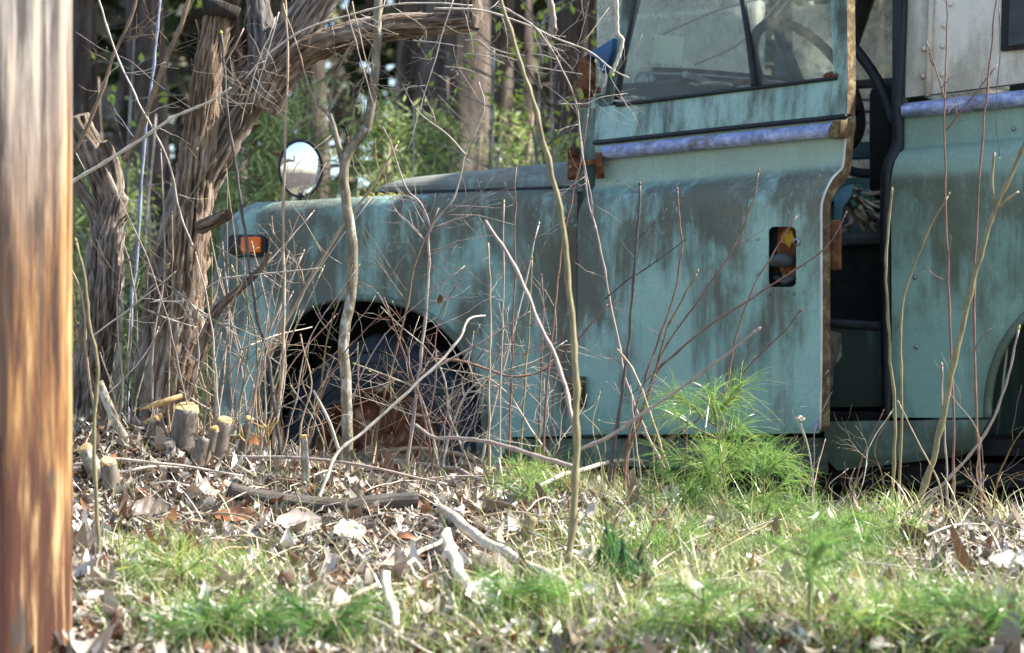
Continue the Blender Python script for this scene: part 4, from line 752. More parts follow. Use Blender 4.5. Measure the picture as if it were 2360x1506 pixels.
for i, (x0, x1, yt, mt, lab) in enumerate(((1128, 1126, 560, 's_tan', 'straight tan shoot nearest the tyre right edge'), (1150, 1160, 470, 's_pink', 'straight pinkish shoot third from the door seam'), (1172, 1188, 385, 's_red', 'tallest straight red shoot between tyre and door seam'), (1200, 1225, 600, 's_olive', 'olive shoot leaning slightly right between tyre and door seam'),
        (1242, 1250, 640, 's_red', 'shorter red shoot just left of the door seam'), (1100, 1240, 520, 's_pale', 'pale shoot crossing the wing at a strong lean'), (1265, 1300, 760, 's_red', 'short red shoot at the foot of the lower hinge'))):
    S(lab, [(x0, 1100), ((x0 * 2 + x1) / 3, 900), ((x0 + 2 * x1) / 3 + 4, (900 + yt) / 2), (x1, yt)], 8, 4, 5.1 + .03 * i, 5.15 + .03 * i, mt, 4, .09, seed=60 + i)
# left thicket: same sort of thin shoots, nothing tells one from another
cnt = 0; mats_ = ['s_tan', 's_pink', 's_pink', 's_red', 's_pale', 's_olive', 's_tan', 's_grey', 's_brown']
def bunch(n_, xr_, top_r, lean, d_r, label, group, w=(5, 9), ns=3, sl=.11, seed0=100, base=1080):
    rnd = random.Random(seed0)
    TONE = {'s_tan': 'tan', 's_pink': 'greyish', 's_red': 'reddish', 's_pale': 'pale', 's_olive': 'olive', 's_grey': 'mottled', 's_brown': 'brown'}
    for k in range(n_):
        x = rnd.uniform(*xr_); yt = rnd.uniform(*top_r); ln = rnd.gauss(*lean) * (base - yt); d = rnd.uniform(*d_r); xm = x + ln * .45 + rnd.gauss(0, 14); w0 = rnd.uniform(*w)
        mt_ = rnd.choice(mats_); hh = (yt - top_r[0]) / (top_r[1] - top_r[0]); xx_ = (x - xr_[0]) / (xr_[1] - xr_[0]); lab = '%s %s shoot %s, %s %s' % (('tall', 'middling', 'low')[min(2, int(hh * 3))], TONE[mt_], 'leaning right' if ln > 45 else ('leaning left' if ln < -20 else 'standing upright'), ('left side of', 'middle of', 'right side of')[min(2, int(xx_ * 3))], label)
        stem(lab, [(x, base), (x + ln * .2 + rnd.gauss(0, 8), base - (base - yt) * .33), (xm + rnd.gauss(0, 8), base - (base - yt) * .66), (x + ln, yt)], w0, w0 * .5, d, d + rnd.gauss(0, .08), mt_, rnd.randint(0, ns), sl, seed=seed0 + k, group=group)
bunch(36, (190, 620), (330, 820), (.05, .32), (4.95, 5.6), 'the thicket round the shaggy trees', 'shoots in the left thicket', seed0=100)
bunch(24, (470, 760), (560, 900), (.10, .30), (5.0, 5.5), 'the thicket before the wing front', 'shoots before the wing front', seed0=200)
bunch(8, (820, 1120), (640, 950), (0, .35), (5.05, 5.5), 'the tangle before the front tyre', 'shoots before the front tyre', seed0=300, ns=5)
bunch(10, (1350, 1900), (870, 1050), (0, .3), (4.7, 5.0), 'the foot of the open door', 'shoots at the foot of the door', w=(4, 6), seed0=400, base=1150)
bunch(9, (1920, 2340), (880, 1090), (0, .25), (4.5, 4.8), 'the foot of the rear body', 'shoots at the foot of the rear body', w=(4, 7), seed0=450, base=1190)
rnd = random.Random(5)
for k in range(16):     # crossing dead twigs in the left thicket
    x = rnd.uniform(170, 560); y = rnd.uniform(560, 1020); a = R(rnd.uniform(-70, 60)); L_ = rnd.uniform(120, 330); d = rnd.uniform(4.95, 5.3)
    stem('%s dead twig crossing the left thicket shoots, %s' % ('falling' if a > .25 else ('rising' if a < -.25 else 'level'), 'before the leftmost tree' if x < 300 else ('before the largest tree' if x < 430 else 'before the wing corner')), [(x, y), (x + math.cos(a) * L_ * .5 + rnd.gauss(0, 8), y + math.sin(a) * L_ * .5 + rnd.gauss(0, 8)), (x + math.cos(a) * L_, y + math.sin(a) * L_)], rnd.uniform(4, 8), 3, d, d + rnd.gauss(0, .1), rnd.choice(('s_pale', 's_pink', 's_grey', 's_white')), 2, .08, 'dead_twig', 'twig', root=False, seed=500 + k, group='dead twigs in the left thicket')
for k in range(9):      # fine twigs hanging from the top edge
    x = rnd.uniform(300, 1060); L_ = rnd.uniform(70, 220); d = rnd.uniform(4.95, 5.3); sx = rnd.choice((-1, 1))
    stem('fine twig hanging near the long horizontal branch', [(x, rnd.uniform(-30, 80)), (x + sx * L_ * .3, 110 + L_ * .4), (x + sx * L_ * .5, 130 + L_)], 4, 2.5, d, d, rnd.choice(('s_pale', 's_pink', 's_tan')), 5, .10, 'bare_branch', 'branch', root=False, seed=540 + k, group='fine hanging twigs')
# thin side branches of the horizontal limb hang below it, nearly level
for k in range(9):
    x = rnd.uniform(930, 1230); y = 75 + rnd.random() * 90; L_ = rnd.uniform(50, 130)
    stem('short level pale twig under the end of the horizontal branch', [(x, y), (x + L_ * .5, y + rnd.uniform(0, 14)), (x + L_, y + rnd.uniform(5, 30))], 4, 2.5, 5.1, 5.0, 's_pale', 2, .05, 'bare_branch', 'branch', root=False, seed=580 + k, group='level twigs under the branch')
# ------------------------------------------------------------------ logs and sticks lying on the bank
def lying(label, a, b_, w, mat='s_pale', cat='stick', name='fallen_stick', bend=.02, seed=1, h=.012, w1=None, group=None, seg=12, bark=False):
    A = ground_at(*a); B = ground_at(*b_); rnd = random.Random(seed); n_ = 9; P3 = []; nrm = (B - A).cross(Vector((0, 0, 1))).normalized(); m_ = max(w, 8) / 2 * A.y / FPX
    for i in range(n_):
        t = i / (n_ - 1); q = A.lerp(B, t) + nrm * bend * (math.sin(t * math.pi) + rnd.gauss(0, .25)); q.z = max(q.z, gz(q.x, q.y) + m_ * .6) + .028 + h * math.sin(t * math.pi) * .6; P3.append(q)
    P3 = smoothline(P3, 4); m = len(P3); w1 = w1 or w * .6; b = MB(); rr = [(w + (w1 - w) * i / (m - 1)) / 2 * P3[i].y / FPX for i in range(m)]
    if bark: b.tube(P3, rr, 28, fn=lambda th, L, f: 1 + .16 * noise.noise(Vector((math.cos(th) * 2.5, math.sin(th) * 2.5, L * 12))) + .08 * noise.noise(Vector((math.cos(th) * 7, math.sin(th) * 7, L * 30))))
    else: b.tube(P3, rr, seg, fn=lambda th, L, f: 1 + .12 * noise.noise(Vector((math.cos(th), math.sin(th), L * 25))))
    return tag(b.build(name, M[mat], None, loc=tuple(P3[0])), label, cat, group)
lying('dark mossy rotten log lying level among the leaves', (530, 1172), (965, 1192), 40, 'bark_grey', 'log', 'rotten_log', .02, 1, -.02, 34, bark=True)
lying('thick pale stick lying diagonally, left end forked, in front of the grass', (1030, 1215), (1300, 1400), 27, 's_pale', seed=2, w1=24)
lying('short white bent branch lying steeply in the grass', (1034, 1275), (1098, 1430), 34, 's_white', seed=3, w1=26, bend=.015)
lying('yellowish bare stick standing at the bottom edge', (888, 1370), (912, 1500), 24, 's_white', seed=4, w1=20, bend=.005)
lying('long thin pale stick rising right at lower middle', (765, 1460), (1045, 1250), 12, 's_pale', seed=5, w1=10)
lying('level brown stick resting on the leaves before the wheel', (800, 1085), (1120, 1092), 10, 's_tan', seed=6, w1=13, h=.05, bend=.0)
lying('purplish stick lying before the wheel, pointing down right', (900, 1085), (1190, 1165), 14, 's_pink', seed=7, w1=8)
lying('long thin stick crossing the leaves from the stump to the right', (520, 1085), (1030, 1150), 9, 's_pink', seed=8, w1=6, h=.04)
lying('long grey stick lying from the pine seedling toward the middle', (1190, 1175), (1500, 1090), 12, 's_pale', seed=9, w1=7, h=.05)
lying('pale broken board edge lying in the grass at lower right', (2055, 1392), (2160, 1400), 20, 's_pale', 'board', 'broken_board', 0, 10, 0, 18)
lying('curved grey stick in the leaves below the tall olive shoot', (1245, 1240), (1420, 1290), 12, 's_grey', seed=11, w1=10, bend=-.03)
lying('thin pale stick lying level at lower right', (1830, 1345), (2340, 1375), 7, 's_pale', seed=12, w1=5, h=.02)
lying('slender stick lying at the foot of the left stub', (165, 1105), (560, 1130), 8, 's_pale', seed=13, w1=6, h=.03)
s3_ = empty('mossy_stake', T(1205, 1300, 4.3)); tag(s3_, 'blurred mossy broken stake standing in the grass', 'stake')
cutstem([(1200, 1300), (1208, 1250), (1226, 1190)], 28, 4.3, part=s3_, mat='s_olive', face=False); lying('thin brown stick leaning on the mossy stake', (1188, 1310), (1192, 1190), 8, 's_brown', seed=14)
s4_ = empty('cut_stub', T(705, 1110, 4.85)); tag(s4_, 'short grey sawn sapling stub standing in front of the front wheel', 'stump'); cutstem([(704, 1115), (703, 1050), (700, 1010)], 15, 4.85, part=s4_, mat='s_grey')
for k in range(110):
    x = rnd.uniform(180, 2340); y = rnd.uniform(1120 if x < 1200 else 1190, 1460); L_ = rnd.uniform(50, 200); a = R(rnd.uniform(-35, 35)); y2 = max(1100 if x < 1200 else 1185, y + math.sin(a) * L_)
    mt_ = rnd.choice(('s_pale', 's_pink', 's_tan', 's_white', 's_grey')); lying('%s %s twig lying on the %s of the leafy bank, %s' % ('long' if L_ > 120 else 'short', {'s_pale': 'pale', 's_pink': 'greyish', 's_tan': 'tan', 's_white': 'whitish', 's_grey': 'mottled'}[mt_], 'far edge' if y < 1240 else ('middle' if y < 1350 else 'near part'), ('beside the post', 'below the front wheel', 'below the door', 'below the rear body')[min(3, int((x - 180) / 540))]), (x, y), (x + math.cos(a) * L_, y2), rnd.uniform(3, 7.5), mt_, 'twig', 'fallen_twig', .01, 700 + k, .02, group='small twigs on the bank', seg=7)
# ------------------------------------------------------------------ leaf litter, twig bits, grass
def rot_euler(k, tilt):
    az = rng.uniform(0, 2 * np.pi, k); tx = rng.normal(0, tilt, k); ty = rng.normal(0, tilt, k); cz, sz = np.cos(az), np.sin(az)
    Rz = np.zeros((k, 3, 3)); Rz[:, 0, 0] = cz; Rz[:, 0, 1] = -sz; Rz[:, 1, 0] = sz; Rz[:, 1, 1] = cz; Rz[:, 2, 2] = 1
    Rx = np.zeros((k, 3, 3)); c, s = np.cos(tx), np.sin(tx); Rx[:, 0, 0] = 1; Rx[:, 1, 1] = c; Rx[:, 1, 2] = -s; Rx[:, 2, 1] = s; Rx[:, 2, 2] = c
    Ry = np.zeros((k, 3, 3)); c, s = np.cos(ty), np.sin(ty); Ry[:, 1, 1] = 1; Ry[:, 0, 0] = c; Ry[:, 0, 2] = s; Ry[:, 2, 0] = -s; Ry[:, 2, 2] = c
    return Rz @ Ry @ Rx
def scatter(k, xlim, ylim, wedge=True):
    out = []
    while len(out) < k:
        Y = rng.uniform(*ylim); X = rng.uniform(*xlim)
        if wedge and abs(X) > .25 * Y + .25: continue
        out.append((X, Y, gz(X, Y)))
    return np.array(out)
def leaves(bl, pos, size, curl=.35, tilt=.45, lift=.012, tones=None, lob=False):
    k = len(pos); nu, nv = 5, 3; u = np.linspace(0, 1, nu); v = np.linspace(-1, 1, nv); L = size * rng.uniform(.6, 1.5, k); W = L * rng.uniform(.10, .38, k)
    prof_ = np.sin(np.pi * (u * .92 + .06)) ** .8; V = np.zeros((k, nu, nv, 3)); cu = rng.normal(0, curl, k); cv = rng.normal(0, curl, k) + .2; tw = rng.normal(0, .3, k)
    jag = 1 + rng.normal(0, .18, (k, nu, nv))
    V[..., 0] = (u[None, :, None] - .5) * L[:, None, None]; V[..., 1] = v[None, None, :] * prof_[None, :, None] * W[:, None, None] * jag
    V[..., 2] = cu[:, None, None] * L[:, None, None] * ((u[None, :, None] - .5) * 2) ** 2 + cv[:, None, None] * W[:, None, None] * np.abs(v)[None, None, :] ** 1.5 * .7 + tw[:, None, None] * V[..., 0] * v[None, None, :] * .5 + rng.normal(0, .04, (k, nu, nv)) * L[:, None, None]
    V = np.einsum('kij,kuvj->kuvi', rot_euler(k, tilt), V).reshape(k, nu * nv, 3); V += pos[:, None, :]; V[..., 2] += (lift * rng.uniform(.2, 1.6, k))[:, None]
    F = np.array([(i * nv + j, (i + 1) * nv + j, (i + 1) * nv + j + 1, i * nv + j + 1) for i in range(nu - 1) for j in range(nv - 1)])
    bl.add(V, F, rng.uniform(0, 1, k) if tones is None else tones)
def strips(bl, pos, L, W, up, bend, tones, seg=4, flat=False, drop=0.0):
    k = len(pos); az = rng.uniform(0, 2 * np.pi, k); d = np.stack([np.cos(az), np.sin(az), np.zeros(k)], 1); s = np.stack([-np.sin(az + rng.normal(0, .8, k)), np.cos(az), np.zeros(k)], 1)
    t = np.linspace(0, 1, seg + 1); out = 1 - up; ang = (np.pi / 2 * up)[:, None] - bend[:, None] * t[None] * 1.6 ; st = (L / seg)[:, None]
    hx = np.concatenate([np.zeros((k, 1)), np.cumsum(np.cos(ang[:, :-1]) * st, 1)], 1); hz = np.concatenate([np.zeros((k, 1)), np.cumsum(np.sin(ang[:, :-1]) * st, 1)], 1)
    c = pos[:, None, :] + d[:, None, :] * hx[..., None]; c[..., 2] += hz; cr = rng.normal(0, .12, k)[:, None] * t[None] ** 2 * L[:, None]; c += s[:, None, :] * cr[..., None]
    w = (W[:, None] * (1 - .8 * t[None] ** 1.5))[..., None] / 2; V = np.stack([c - s[:, None, :] * w, c + s[:, None, :] * w], 2).reshape(k, -1, 3)
    if not flat: pass
    bl.add(V, np.array([(2 * i, 2 * i + 1, 2 * i + 3, 2 * i + 2) for i in range(seg)]), tones)
bl = Blobs()
leaves(bl, scatter(34000, (-1.7, 1.75), (3.1, 5.75)), .021, .4, .42, .016)
leaves(bl, scatter(7500, (-1.7, 1.75), (3.1, 5.6)), .036, .42, .34, .018)
leaves(bl, scatter(800, (-1.7, 1.75), (3.1, 5.6)), .052, .35, .28, .02)
leaves(bl, scatter(2600, (-2.6, 2.6), (1.6, 5.9), False), .055, .35, .4, .015)
leaves(bl, scatter(5000, (-9, 9), (6.2, 18), False), .09, .35, .5, .02)
tag(bl.build('leaf_litter', M['litter'], loc=(0, 4.5, .6), smooth=True), 'carpet of dry curled grey and brown fallen leaves on the bank', 'leaf litter', kind='stuff')
bl = Blobs(); k = 30000; p = scatter(k, (-1.7, 1.75), (3.1, 5.75)); p[:, 2] += rng.uniform(.002, .03, k); strips(bl, p, rng.uniform(.02, .10, k), rng.uniform(.0012, .0035, k), rng.uniform(-.1, .35, k), rng.normal(0, .25, k), rng.uniform(0, 1, k), 3)
tag(bl.build('twig_litter', M['twiglitter'], loc=(0, 4.5, .6)), 'fine broken twigs and dead stalks mixed through the fallen leaves', 'twig litter', kind='stuff')
# grass: thick at the bottom and right of the bank, patchy elsewhere
def gmask(X, Y):
    px = PCX + X / Y * FPX; py = HOR + (EYE - gz(X, Y, False)) * FPX / Y; nz = noise.noise(Vector((X * 3.2, Y * 2.6, 9))) + .5 * noise.noise(Vector((X * 8, Y * 7, 4)))
    v = -.38
    def bump_(cx, cy, rx, ry, a): return a * math.exp(-((px - cx) / rx) ** 2 - ((py - cy) / ry) ** 2)
    v += bump_(400, 1370, 230, 120, .95) + bump_(1120, 1440, 380, 110, .9) + bump_(1700, 1260, 420, 120, .95) + bump_(1750, 1450, 420, 130, 1.15) + bump_(2200, 1480, 300, 100, .8) + bump_(1230, 1140, 120, 45, .8) + bump_(640, 1500, 500, 70, .9) + bump_(1130, 1300, 100, 60, .5) + bump_(1950, 1330, 150, 80, .4)
    return v + nz * 1.0
pos = []; tries = 0
while len(pos) < 46000 and tries < 600000:
    tries += 1; Y = rng.uniform(3.0, 5.6); X = rng.uniform(-1.6, 1.7)
    if abs(X) > .25 * Y + .25: continue
    m_ = gmask(X, Y)
    if rng.random() < m_ * 1.4: pos.append((X, Y, gz(X, Y)))
p = np.array(pos); k = len(p); bl = Blobs(); L = rng.uniform(.02, .09, k)
strips(bl, p, L, rng.uniform(.0012, .0028, k), rng.uniform(.2, .9, k), rng.normal(.9, .8, k), np.clip(rng.normal(.56, .24, k) + .12 * np.sin(p[:, 0] * 9 + p[:, 1] * 5), 0, 1), 5)
q = [p_ for p_ in scatter(26000, (-1.5, 1.75), (3.2, 5.5)) if gmask(p_[0], p_[1]) > .12 and (p_[0] > .05 or rng.random() < .25)]; p = np.array(q); k = len(p)
strips(bl, p, rng.uniform(.05, .15, k), rng.uniform(.0009, .0018, k), rng.uniform(.2, .8, k), rng.normal(1.0, .6, k), np.clip(rng.normal(.68, .17, k), 0, 1), 6)
k = 2600; p = scatter(k, (-1.7, 1.75), (3.3, 5.7)); strips(bl, p, rng.uniform(.05, .16, k), rng.uniform(.001, .002, k), rng.uniform(.4, 1, k), rng.normal(.8, .5, k), rng.uniform(.6, 1, k), 6)
k = 5000; p = scatter(k, (-6, 6), (.4, 3.4), False); strips(bl, p, rng.uniform(.04, .12, k), rng.uniform(.0015, .003, k), rng.uniform(.4, 1, k), rng.normal(.8, .5, k), rng.uniform(.1, .9, k), 4)
tag(bl.build('grass', M['grass'], loc=(0, 4.3, .6)), 'fine curling green grass growing in patches through the dead leaves', 'grass', kind='stuff')
# longer arching blades in tufts, each tuft its own plant
def tuft(label, px, py, n_, L_, tone, w=.003, group=None, up=(.55, 1.0), hint=4.9):
    c = ground_at(px, py, hint); k = n_; p = np.array([[c.x, c.y, c.z]]) + rng.normal(0, 1, (k, 3)) * [.018, .018, 0]; bl = Blobs()
    strips(bl, p, rng.uniform(.5, 1.1, k) * L_, rng.uniform(.6, 1.1, k) * w, rng.uniform(*up, k), rng.normal(.95, .35, k), np.clip(rng.normal(tone, .12, k), 0, 1), 8)
    return tag(bl.build('grass_tuft', M['grass'], loc=tuple(c)), label, 'grass tuft', group)
tuft('bright arching grass tuft below the lower door hinge', 1225, 1140, 130, .16, .55, hint=5.2)
tuft('bright grass tuft just right of the lower hinge', 1290, 1150, 90, .13, .6, hint=5.2)
tuft('dry tan and yellow arching tuft by the rear wheel arch foot', 2110, 1220, 60, .17, .95, hint=4.6)
tuft('yellow green tuft at the foot of the olive shoots', 2070, 1215, 50, .13, .72, hint=4.6)
tuft('loose tuft of long dry stalks at the right edge', 2300, 1230, 45, .16, .98, hint=4.5)
tuft('small bright tuft before the sill left of the pine seedling', 1465, 1160, 50, .10, .68, hint=5.0)
tuft('yellow green tuft spreading behind the pine seedling', 1800, 1185, 90, .15, .6, hint=4.9)
tuft('small wiry green tuft by the tyre', 1020, 1085, 60, .05, .45, w=.0013, hint=5.3)
# ------------------------------------------------------------------ young pines with long soft needles
def needles(bl, tip, dirv, n_, L_, tone, spread=.55, droop=.3, w=.0013):
    k = n_; d = np.array(dirv.normalized()); r = rng.normal(0, 1, (k, 3)); r /= np.linalg.norm(r, axis=1)[:, None]; dv = d[None] * rng.uniform(.35, 1, (k, 1)) + r * spread; dv /= np.linalg.norm(dv, axis=1)[:, None]
    start = np.array(tip)[None] - d[None] * rng.uniform(0, .05, (k, 1)); LL = rng.uniform(.6, 1.1, k)[:, None] * L_; s = np.cross(dv, rng.normal(0, 1, (k, 3))); s /= np.linalg.norm(s, axis=1)[:, None]; t = np.linspace(0, 1, 5)
    c = start[:, None, :] + dv[:, None, :] * (t[None, :, None] * LL[:, None, :]); c[..., 2] -= droop * (t[None] ** 2) * LL; W = (w * (1 - .6 * t))[None, :, None] * np.ones((k, 1, 1)) / 2
    bl.add(np.stack([c - s[:, None] * W, c + s[:, None] * W], 2).reshape(k, -1, 3), np.array([(2 * i, 2 * i + 1, 2 * i + 3, 2 * i + 2) for i in range(4)]), np.clip(rng.normal(tone, .16, k), 0, 1))
def seedling(label, px, py, h, nb, L_, hint=4.5, tone=.5, nn=46, spread=.6, droop=.3, reach=.1, group=None, lean=0, seed=1):
    rnd = random.Random(seed); c = ground_at(px, py, hint) if py else None; root = empty('pine_seedling', c); tag(root, label, 'pine seedling', group)
    P3 = [c + Vector((0, 0, -.02)), c + Vector((lean * .3, 0, h * .4)), c + Vector((lean, -.01, h))]; P3 = smoothline(P3, 6); b = MB(); b.tube(P3, [.0035 - .0022 * i / (len(P3) - 1) for i in range(len(P3))], 7); bl = Blobs(); needles(bl, P3[-1], Vector((lean, 0, 1)), nn, L_, tone, spread, droop)
    for i in range(nb):
        a = rnd.uniform(0, 6.28); f = rnd.uniform(.25, .95); q = P3[int(f * (len(P3) - 1))]; dv = Vector((math.cos(a), math.sin(a), rnd.uniform(.1, .9))); rc = reach * rnd.uniform(.5, 1.15) * (1.25 - .5 * f); e = q + dv.normalized() * rc
        b.tube([q, q.lerp(e, .5) + Vector((0, 0, -.004)), e], [.002, .0016, .001], 5); needles(bl, e, dv, nn, L_, tone, spread, droop); needles(bl, q.lerp(e, .6), dv, nn // 3, L_ * .8, tone, spread, droop)
    o = b.build('stem', M['s_olive'], root); o.location = -c; o = bl.build('needles', M['needle'], root); o.location = -c; return root
seedling('largest pine seedling, tall and bright green, in front of the lower door', 1680, 1210, .26, 18, .105, 4.75, .66, 58, seed=3, reach=.15, lean=-.035)
seedling('second bright pine seedling just right of the tallest one', 1760, 1235, .17, 9, .085, 4.6, .6, 50, seed=4)
seedling('low pine seedling at the foot of the tallest one', 1590, 1210, .09, 7, .075, 4.6, .5, 46, seed=5)
seedling('blurred pine seedling with a bare upright stem, lower right of centre', 1865, 1480, .17, 7, .075, 3.7, .55, 50, seed=6)
seedling('blurred bright pine seedling at the bottom edge, right of centre', 1620, 1500, .09, 9, .085, 3.6, .6, 56, seed=7)
seedling('broad pine seedling filling the bottom edge at right', 2020, 1500, .06, 7, .085, 3.5, .66, 56, seed=8)
seedling('yellow green pine seedling in the grass patch beside the post', 420, 1400, .11, 8, .07, 3.9, .7, 40, seed=9)
seedling('dull green pine seedling low at the left bottom', 520, 1500, .06, 9, .08, 3.6, .45, 50, seed=10)
seedling('green pine seedling low at the bottom, left of centre', 760, 1506, .05, 8, .08, 3.55, .4, 50, seed=11)
seedling('green pine seedling by the white bent branch', 1180, 1450, .07, 8, .075, 3.7, .5, 46, seed=12)
seedling('small yellow tipped pine seedling beside the grey sapling foot', 785, 1075, .07, 3, .035, 5.0, .85, 30, seed=13, reach=.03)
seedling('soft pine seedling in the middle of the right hand grass', 1520, 1330, .07, 8, .065, 4.0, .6, 40, seed=14)
seedling('pine seedling in the leaves right of centre, beyond the bare stem one', 1930, 1300, .08, 8, .07, 4.2, .6, 44, seed=15)
seedling('pine seedling at the foot of the rear wheel arch', 2050, 1265, .06, 6, .06, 4.4, .65, 36, seed=16)
seedling('dull pine seedling at the bottom right corner', 2280, 1500, .06, 8, .07, 3.6, .4, 44, seed=17)
seedling('low bright seedling under the wing and sill joint', 1220, 1185, .07, 6, .07, 4.9, .62, 46, seed=18)
def droopy(label, px, py, d, n_, L_, seed):
    top_ = T(px, py, d); root = empty('pine_sprig', top_); tag(root, label, 'pine sprig'); b = MB(); b.tube(smoothline([top_ + Vector((.05, .03, .10)), top_ + Vector((.02, .01, .05)), top_], 5), .002, 6); o = b.build('twig', M['s_brown'], root); o.location = -top_
    bl = Blobs()
    for k in range(5): needles(bl, top_ + Vector((rng.normal() * .015, rng.normal() * .015, -.012 * k)), Vector((rng.normal() * .35, rng.normal() * .2, -1)), n_, L_, .18, .30, .2, .0014)
    o = bl.build('needles', M['needle'], root); o.location = -top_
droopy('dark green drooping pine sprig left of its larger twin', 1400, 1255, 3.9, 90, .12, 1); droopy('larger dark green drooping pine sprig hanging over the grass', 1470, 1300, 3.75, 130, .15, 2)
# big single leaves lying on the bank
def bigleaf(label, px, py, L_, W_, az, tilt, mcol, seed, curl=.25):
    c = ground_at(px, py, 4.6); rnd = random.Random(seed); nu, nv = 15, 9; b = MB(); V = []; Rm_ = Matrix.Rotation(az, 3, 'Z') @ Matrix.Rotation(tilt, 3, 'X')
    for i in range(nu):
        u = i / (nu - 1)
        for j in range(nv):
            v = j / (nv - 1) * 2 - 1; w = W_ / 2 * (math.sin(math.pi * (u * .94 + .03)) ** .75) * (1 + .12 * math.sin(u * 18) * abs(v) ** 3)
            q = Vector(((u - .5) * L_, v * w, curl * L_ * ((u - .5) ** 2) * 1.2 + .35 * w * abs(v) ** 1.4 + .0022 * math.sin(u * 26 - abs(v) * 5) + .004 * noise.noise(Vector((u * 3, v * 2, seed))))); V.append(c + Vector((0, 0, .028)) + Rm_ @ q)
    b.add(V, [(i * nv + j, (i + 1) * nv + j, (i + 1) * nv + j + 1, i * nv + j + 1) for i in range(nu - 1) for j in range(nv - 1)], 0, None, mcol); return tag(b.build('dry_leaf', M['litter'], None, loc=tuple(c)), label, 'leaf')
bigleaf('large curled silvery leaf, the right one of the pair under the log', 800, 1262, .11, .05, R(60), R(55), .75, 1)
bigleaf('large folded silvery leaf, the left one of the pair under the log', 690, 1240, .10, .055, R(25), R(50), .72, 2)
bigleaf('large brown leaf lying right of the pale stub group', 350, 1215, .08, .07, R(20), R(40), .30, 3)
bigleaf('bright orange brown leaf lying below the rotten log', 545, 1225, .09, .05, R(-15), R(35), .12, 4)
bigleaf('pale grey leaf lying low beside the wooden post', 182, 1262, .07, .045, R(80), R(50), .98, 5)
bigleaf('crumpled white leaf in the grass at lower centre', 1130, 1420, .10, .06, R(30), R(50), 1.0, 6, .5)
bigleaf('silvery curled leaf at the right edge', 2335, 1340, .09, .05, R(10), R(40), .97, 7, .5)
bigleaf('pale curled leaf at the bottom, below the pine sprigs', 1580, 1440, .09, .035, R(5), R(30), 1.0, 8, .4)
bigleaf('reddish brown leaf leaning by the cut stems', 590, 1060, .06, .05, R(40), R(70), .10, 9)
bigleaf('brown leaf on the leaves in front of the wheel', 810, 1095, .09, .06, R(10), R(50), .22, 10)
bigleaf('long pale leaf lying level at the bottom left', 445, 1450, .11, .03, R(4), R(20), 1.0, 11)
# dry flower head and the little dead leaf on the wing shoot
fl = empty('dry_flower', T(1876, 1110, 4.75)); tag(fl, 'dry pale flower head on a thin stalk below the open door', 'dry flower'); fb = -fl.location
b = MB(); b.tube(smoothline([T(1880, 1190, 4.75), T(1872, 1090, 4.75), T(1862, 1030, 4.75), T(1845, 975, 4.75)], 5), .0018, 6); o = b.build('stalk', M['s_pale'], fl); o.location = fb
b = MB(); c = T(1845, 970, 4.75)
for k in range(40): d_ = Vector((rng.normal(), rng.normal(), abs(rng.normal()) * .6)).normalized(); b.tube([c, c + d_ * .011], [.001, .0016], 4)
o = b.build('flower_head', M['s_white'], fl); o.location = fb
b = MB(); c = T(1014, 690, 5.13); b.add([c + Vector(q) for q in ((0, 0, .012), (.007, -.002, .004), (.004, .002, -.008), (-.004, 0, -.014), (-.007, .003, 0))] + [c + Vector((0, .003, 0))], [(0, 1, 5), (1, 2, 5), (2, 3, 5), (3, 4, 5), (4, 0, 5)]); tag(b.build('dry_leaf', M['rust'], None, loc=tuple(c)), 'tiny dark red dead leaf hanging in front of the wing', 'leaf')
# ------------------------------------------------------------------ woods behind
def shrub(label, px, d, ztop, rx, n_, mat='bgneedle', name='young_pine', cat='young pine', group=None, seed=1, ls=.03):
    x = (px - PCX) / FPX * d; zb = gz(x, d); rnd = random.Random(seed); c = Vector((x, d, zb)); root = empty(name, c); tag(root, label, cat, group); h = ztop - zb
    b = MB(); b.tube([c - Vector((0, 0, .1)), c + Vector((0, 0, h * .5)), c + Vector((rnd.gauss(0, .05), 0, h))], [.04, .025, .006], 8); bl = Blobs(); nb = 46
    for k in range(nb):
        f = rnd.uniform(.08, 1); a = rnd.uniform(0, 6.28); r = rx * (1.05 - f) * rnd.uniform(.5, 1.2) + .05; q = c + Vector((0, 0, h * f)); e = q + Vector((math.cos(a) * r, math.sin(a) * r, r * .35)); b.tube([q, q.lerp(e, .5), e], [.008, .006, .003], 4)
        kk = n_ // nb; t_ = rng.uniform(.3, 1.05, kk); p = np.array(q)[None] * (1 - t_[:, None]) + np.array(e)[None] * t_[:, None] + rng.normal(0, .055 + r * .08, (kk, 3))
        L = rng.uniform(.5, 1.4, kk) * ls; d1 = rng.normal(0, 1, (kk, 3)); d1 /= np.linalg.norm(d1, axis=1)[:, None]; d2 = np.cross(d1, rng.normal(0, 1, (kk, 3))); d2 /= np.linalg.norm(d2, axis=1)[:, None]; d1 *= L[:, None]; d2 *= L[:, None] * .15
        bl.add(np.stack([p - d1, p - d2, p + d1, p + d2], 1), np.array([(0, 1, 2, 3)]), np.clip(rng.normal(.5, .2, kk) + rnd.gauss(0, .15), 0, 1))
    o = b.build('trunk', M['s_brown'], root); o.location = -c; o = bl.build('crown', M[mat], root); o.location = -c
def zt_(py, d): return EYE + (HOR - py) * d / FPX
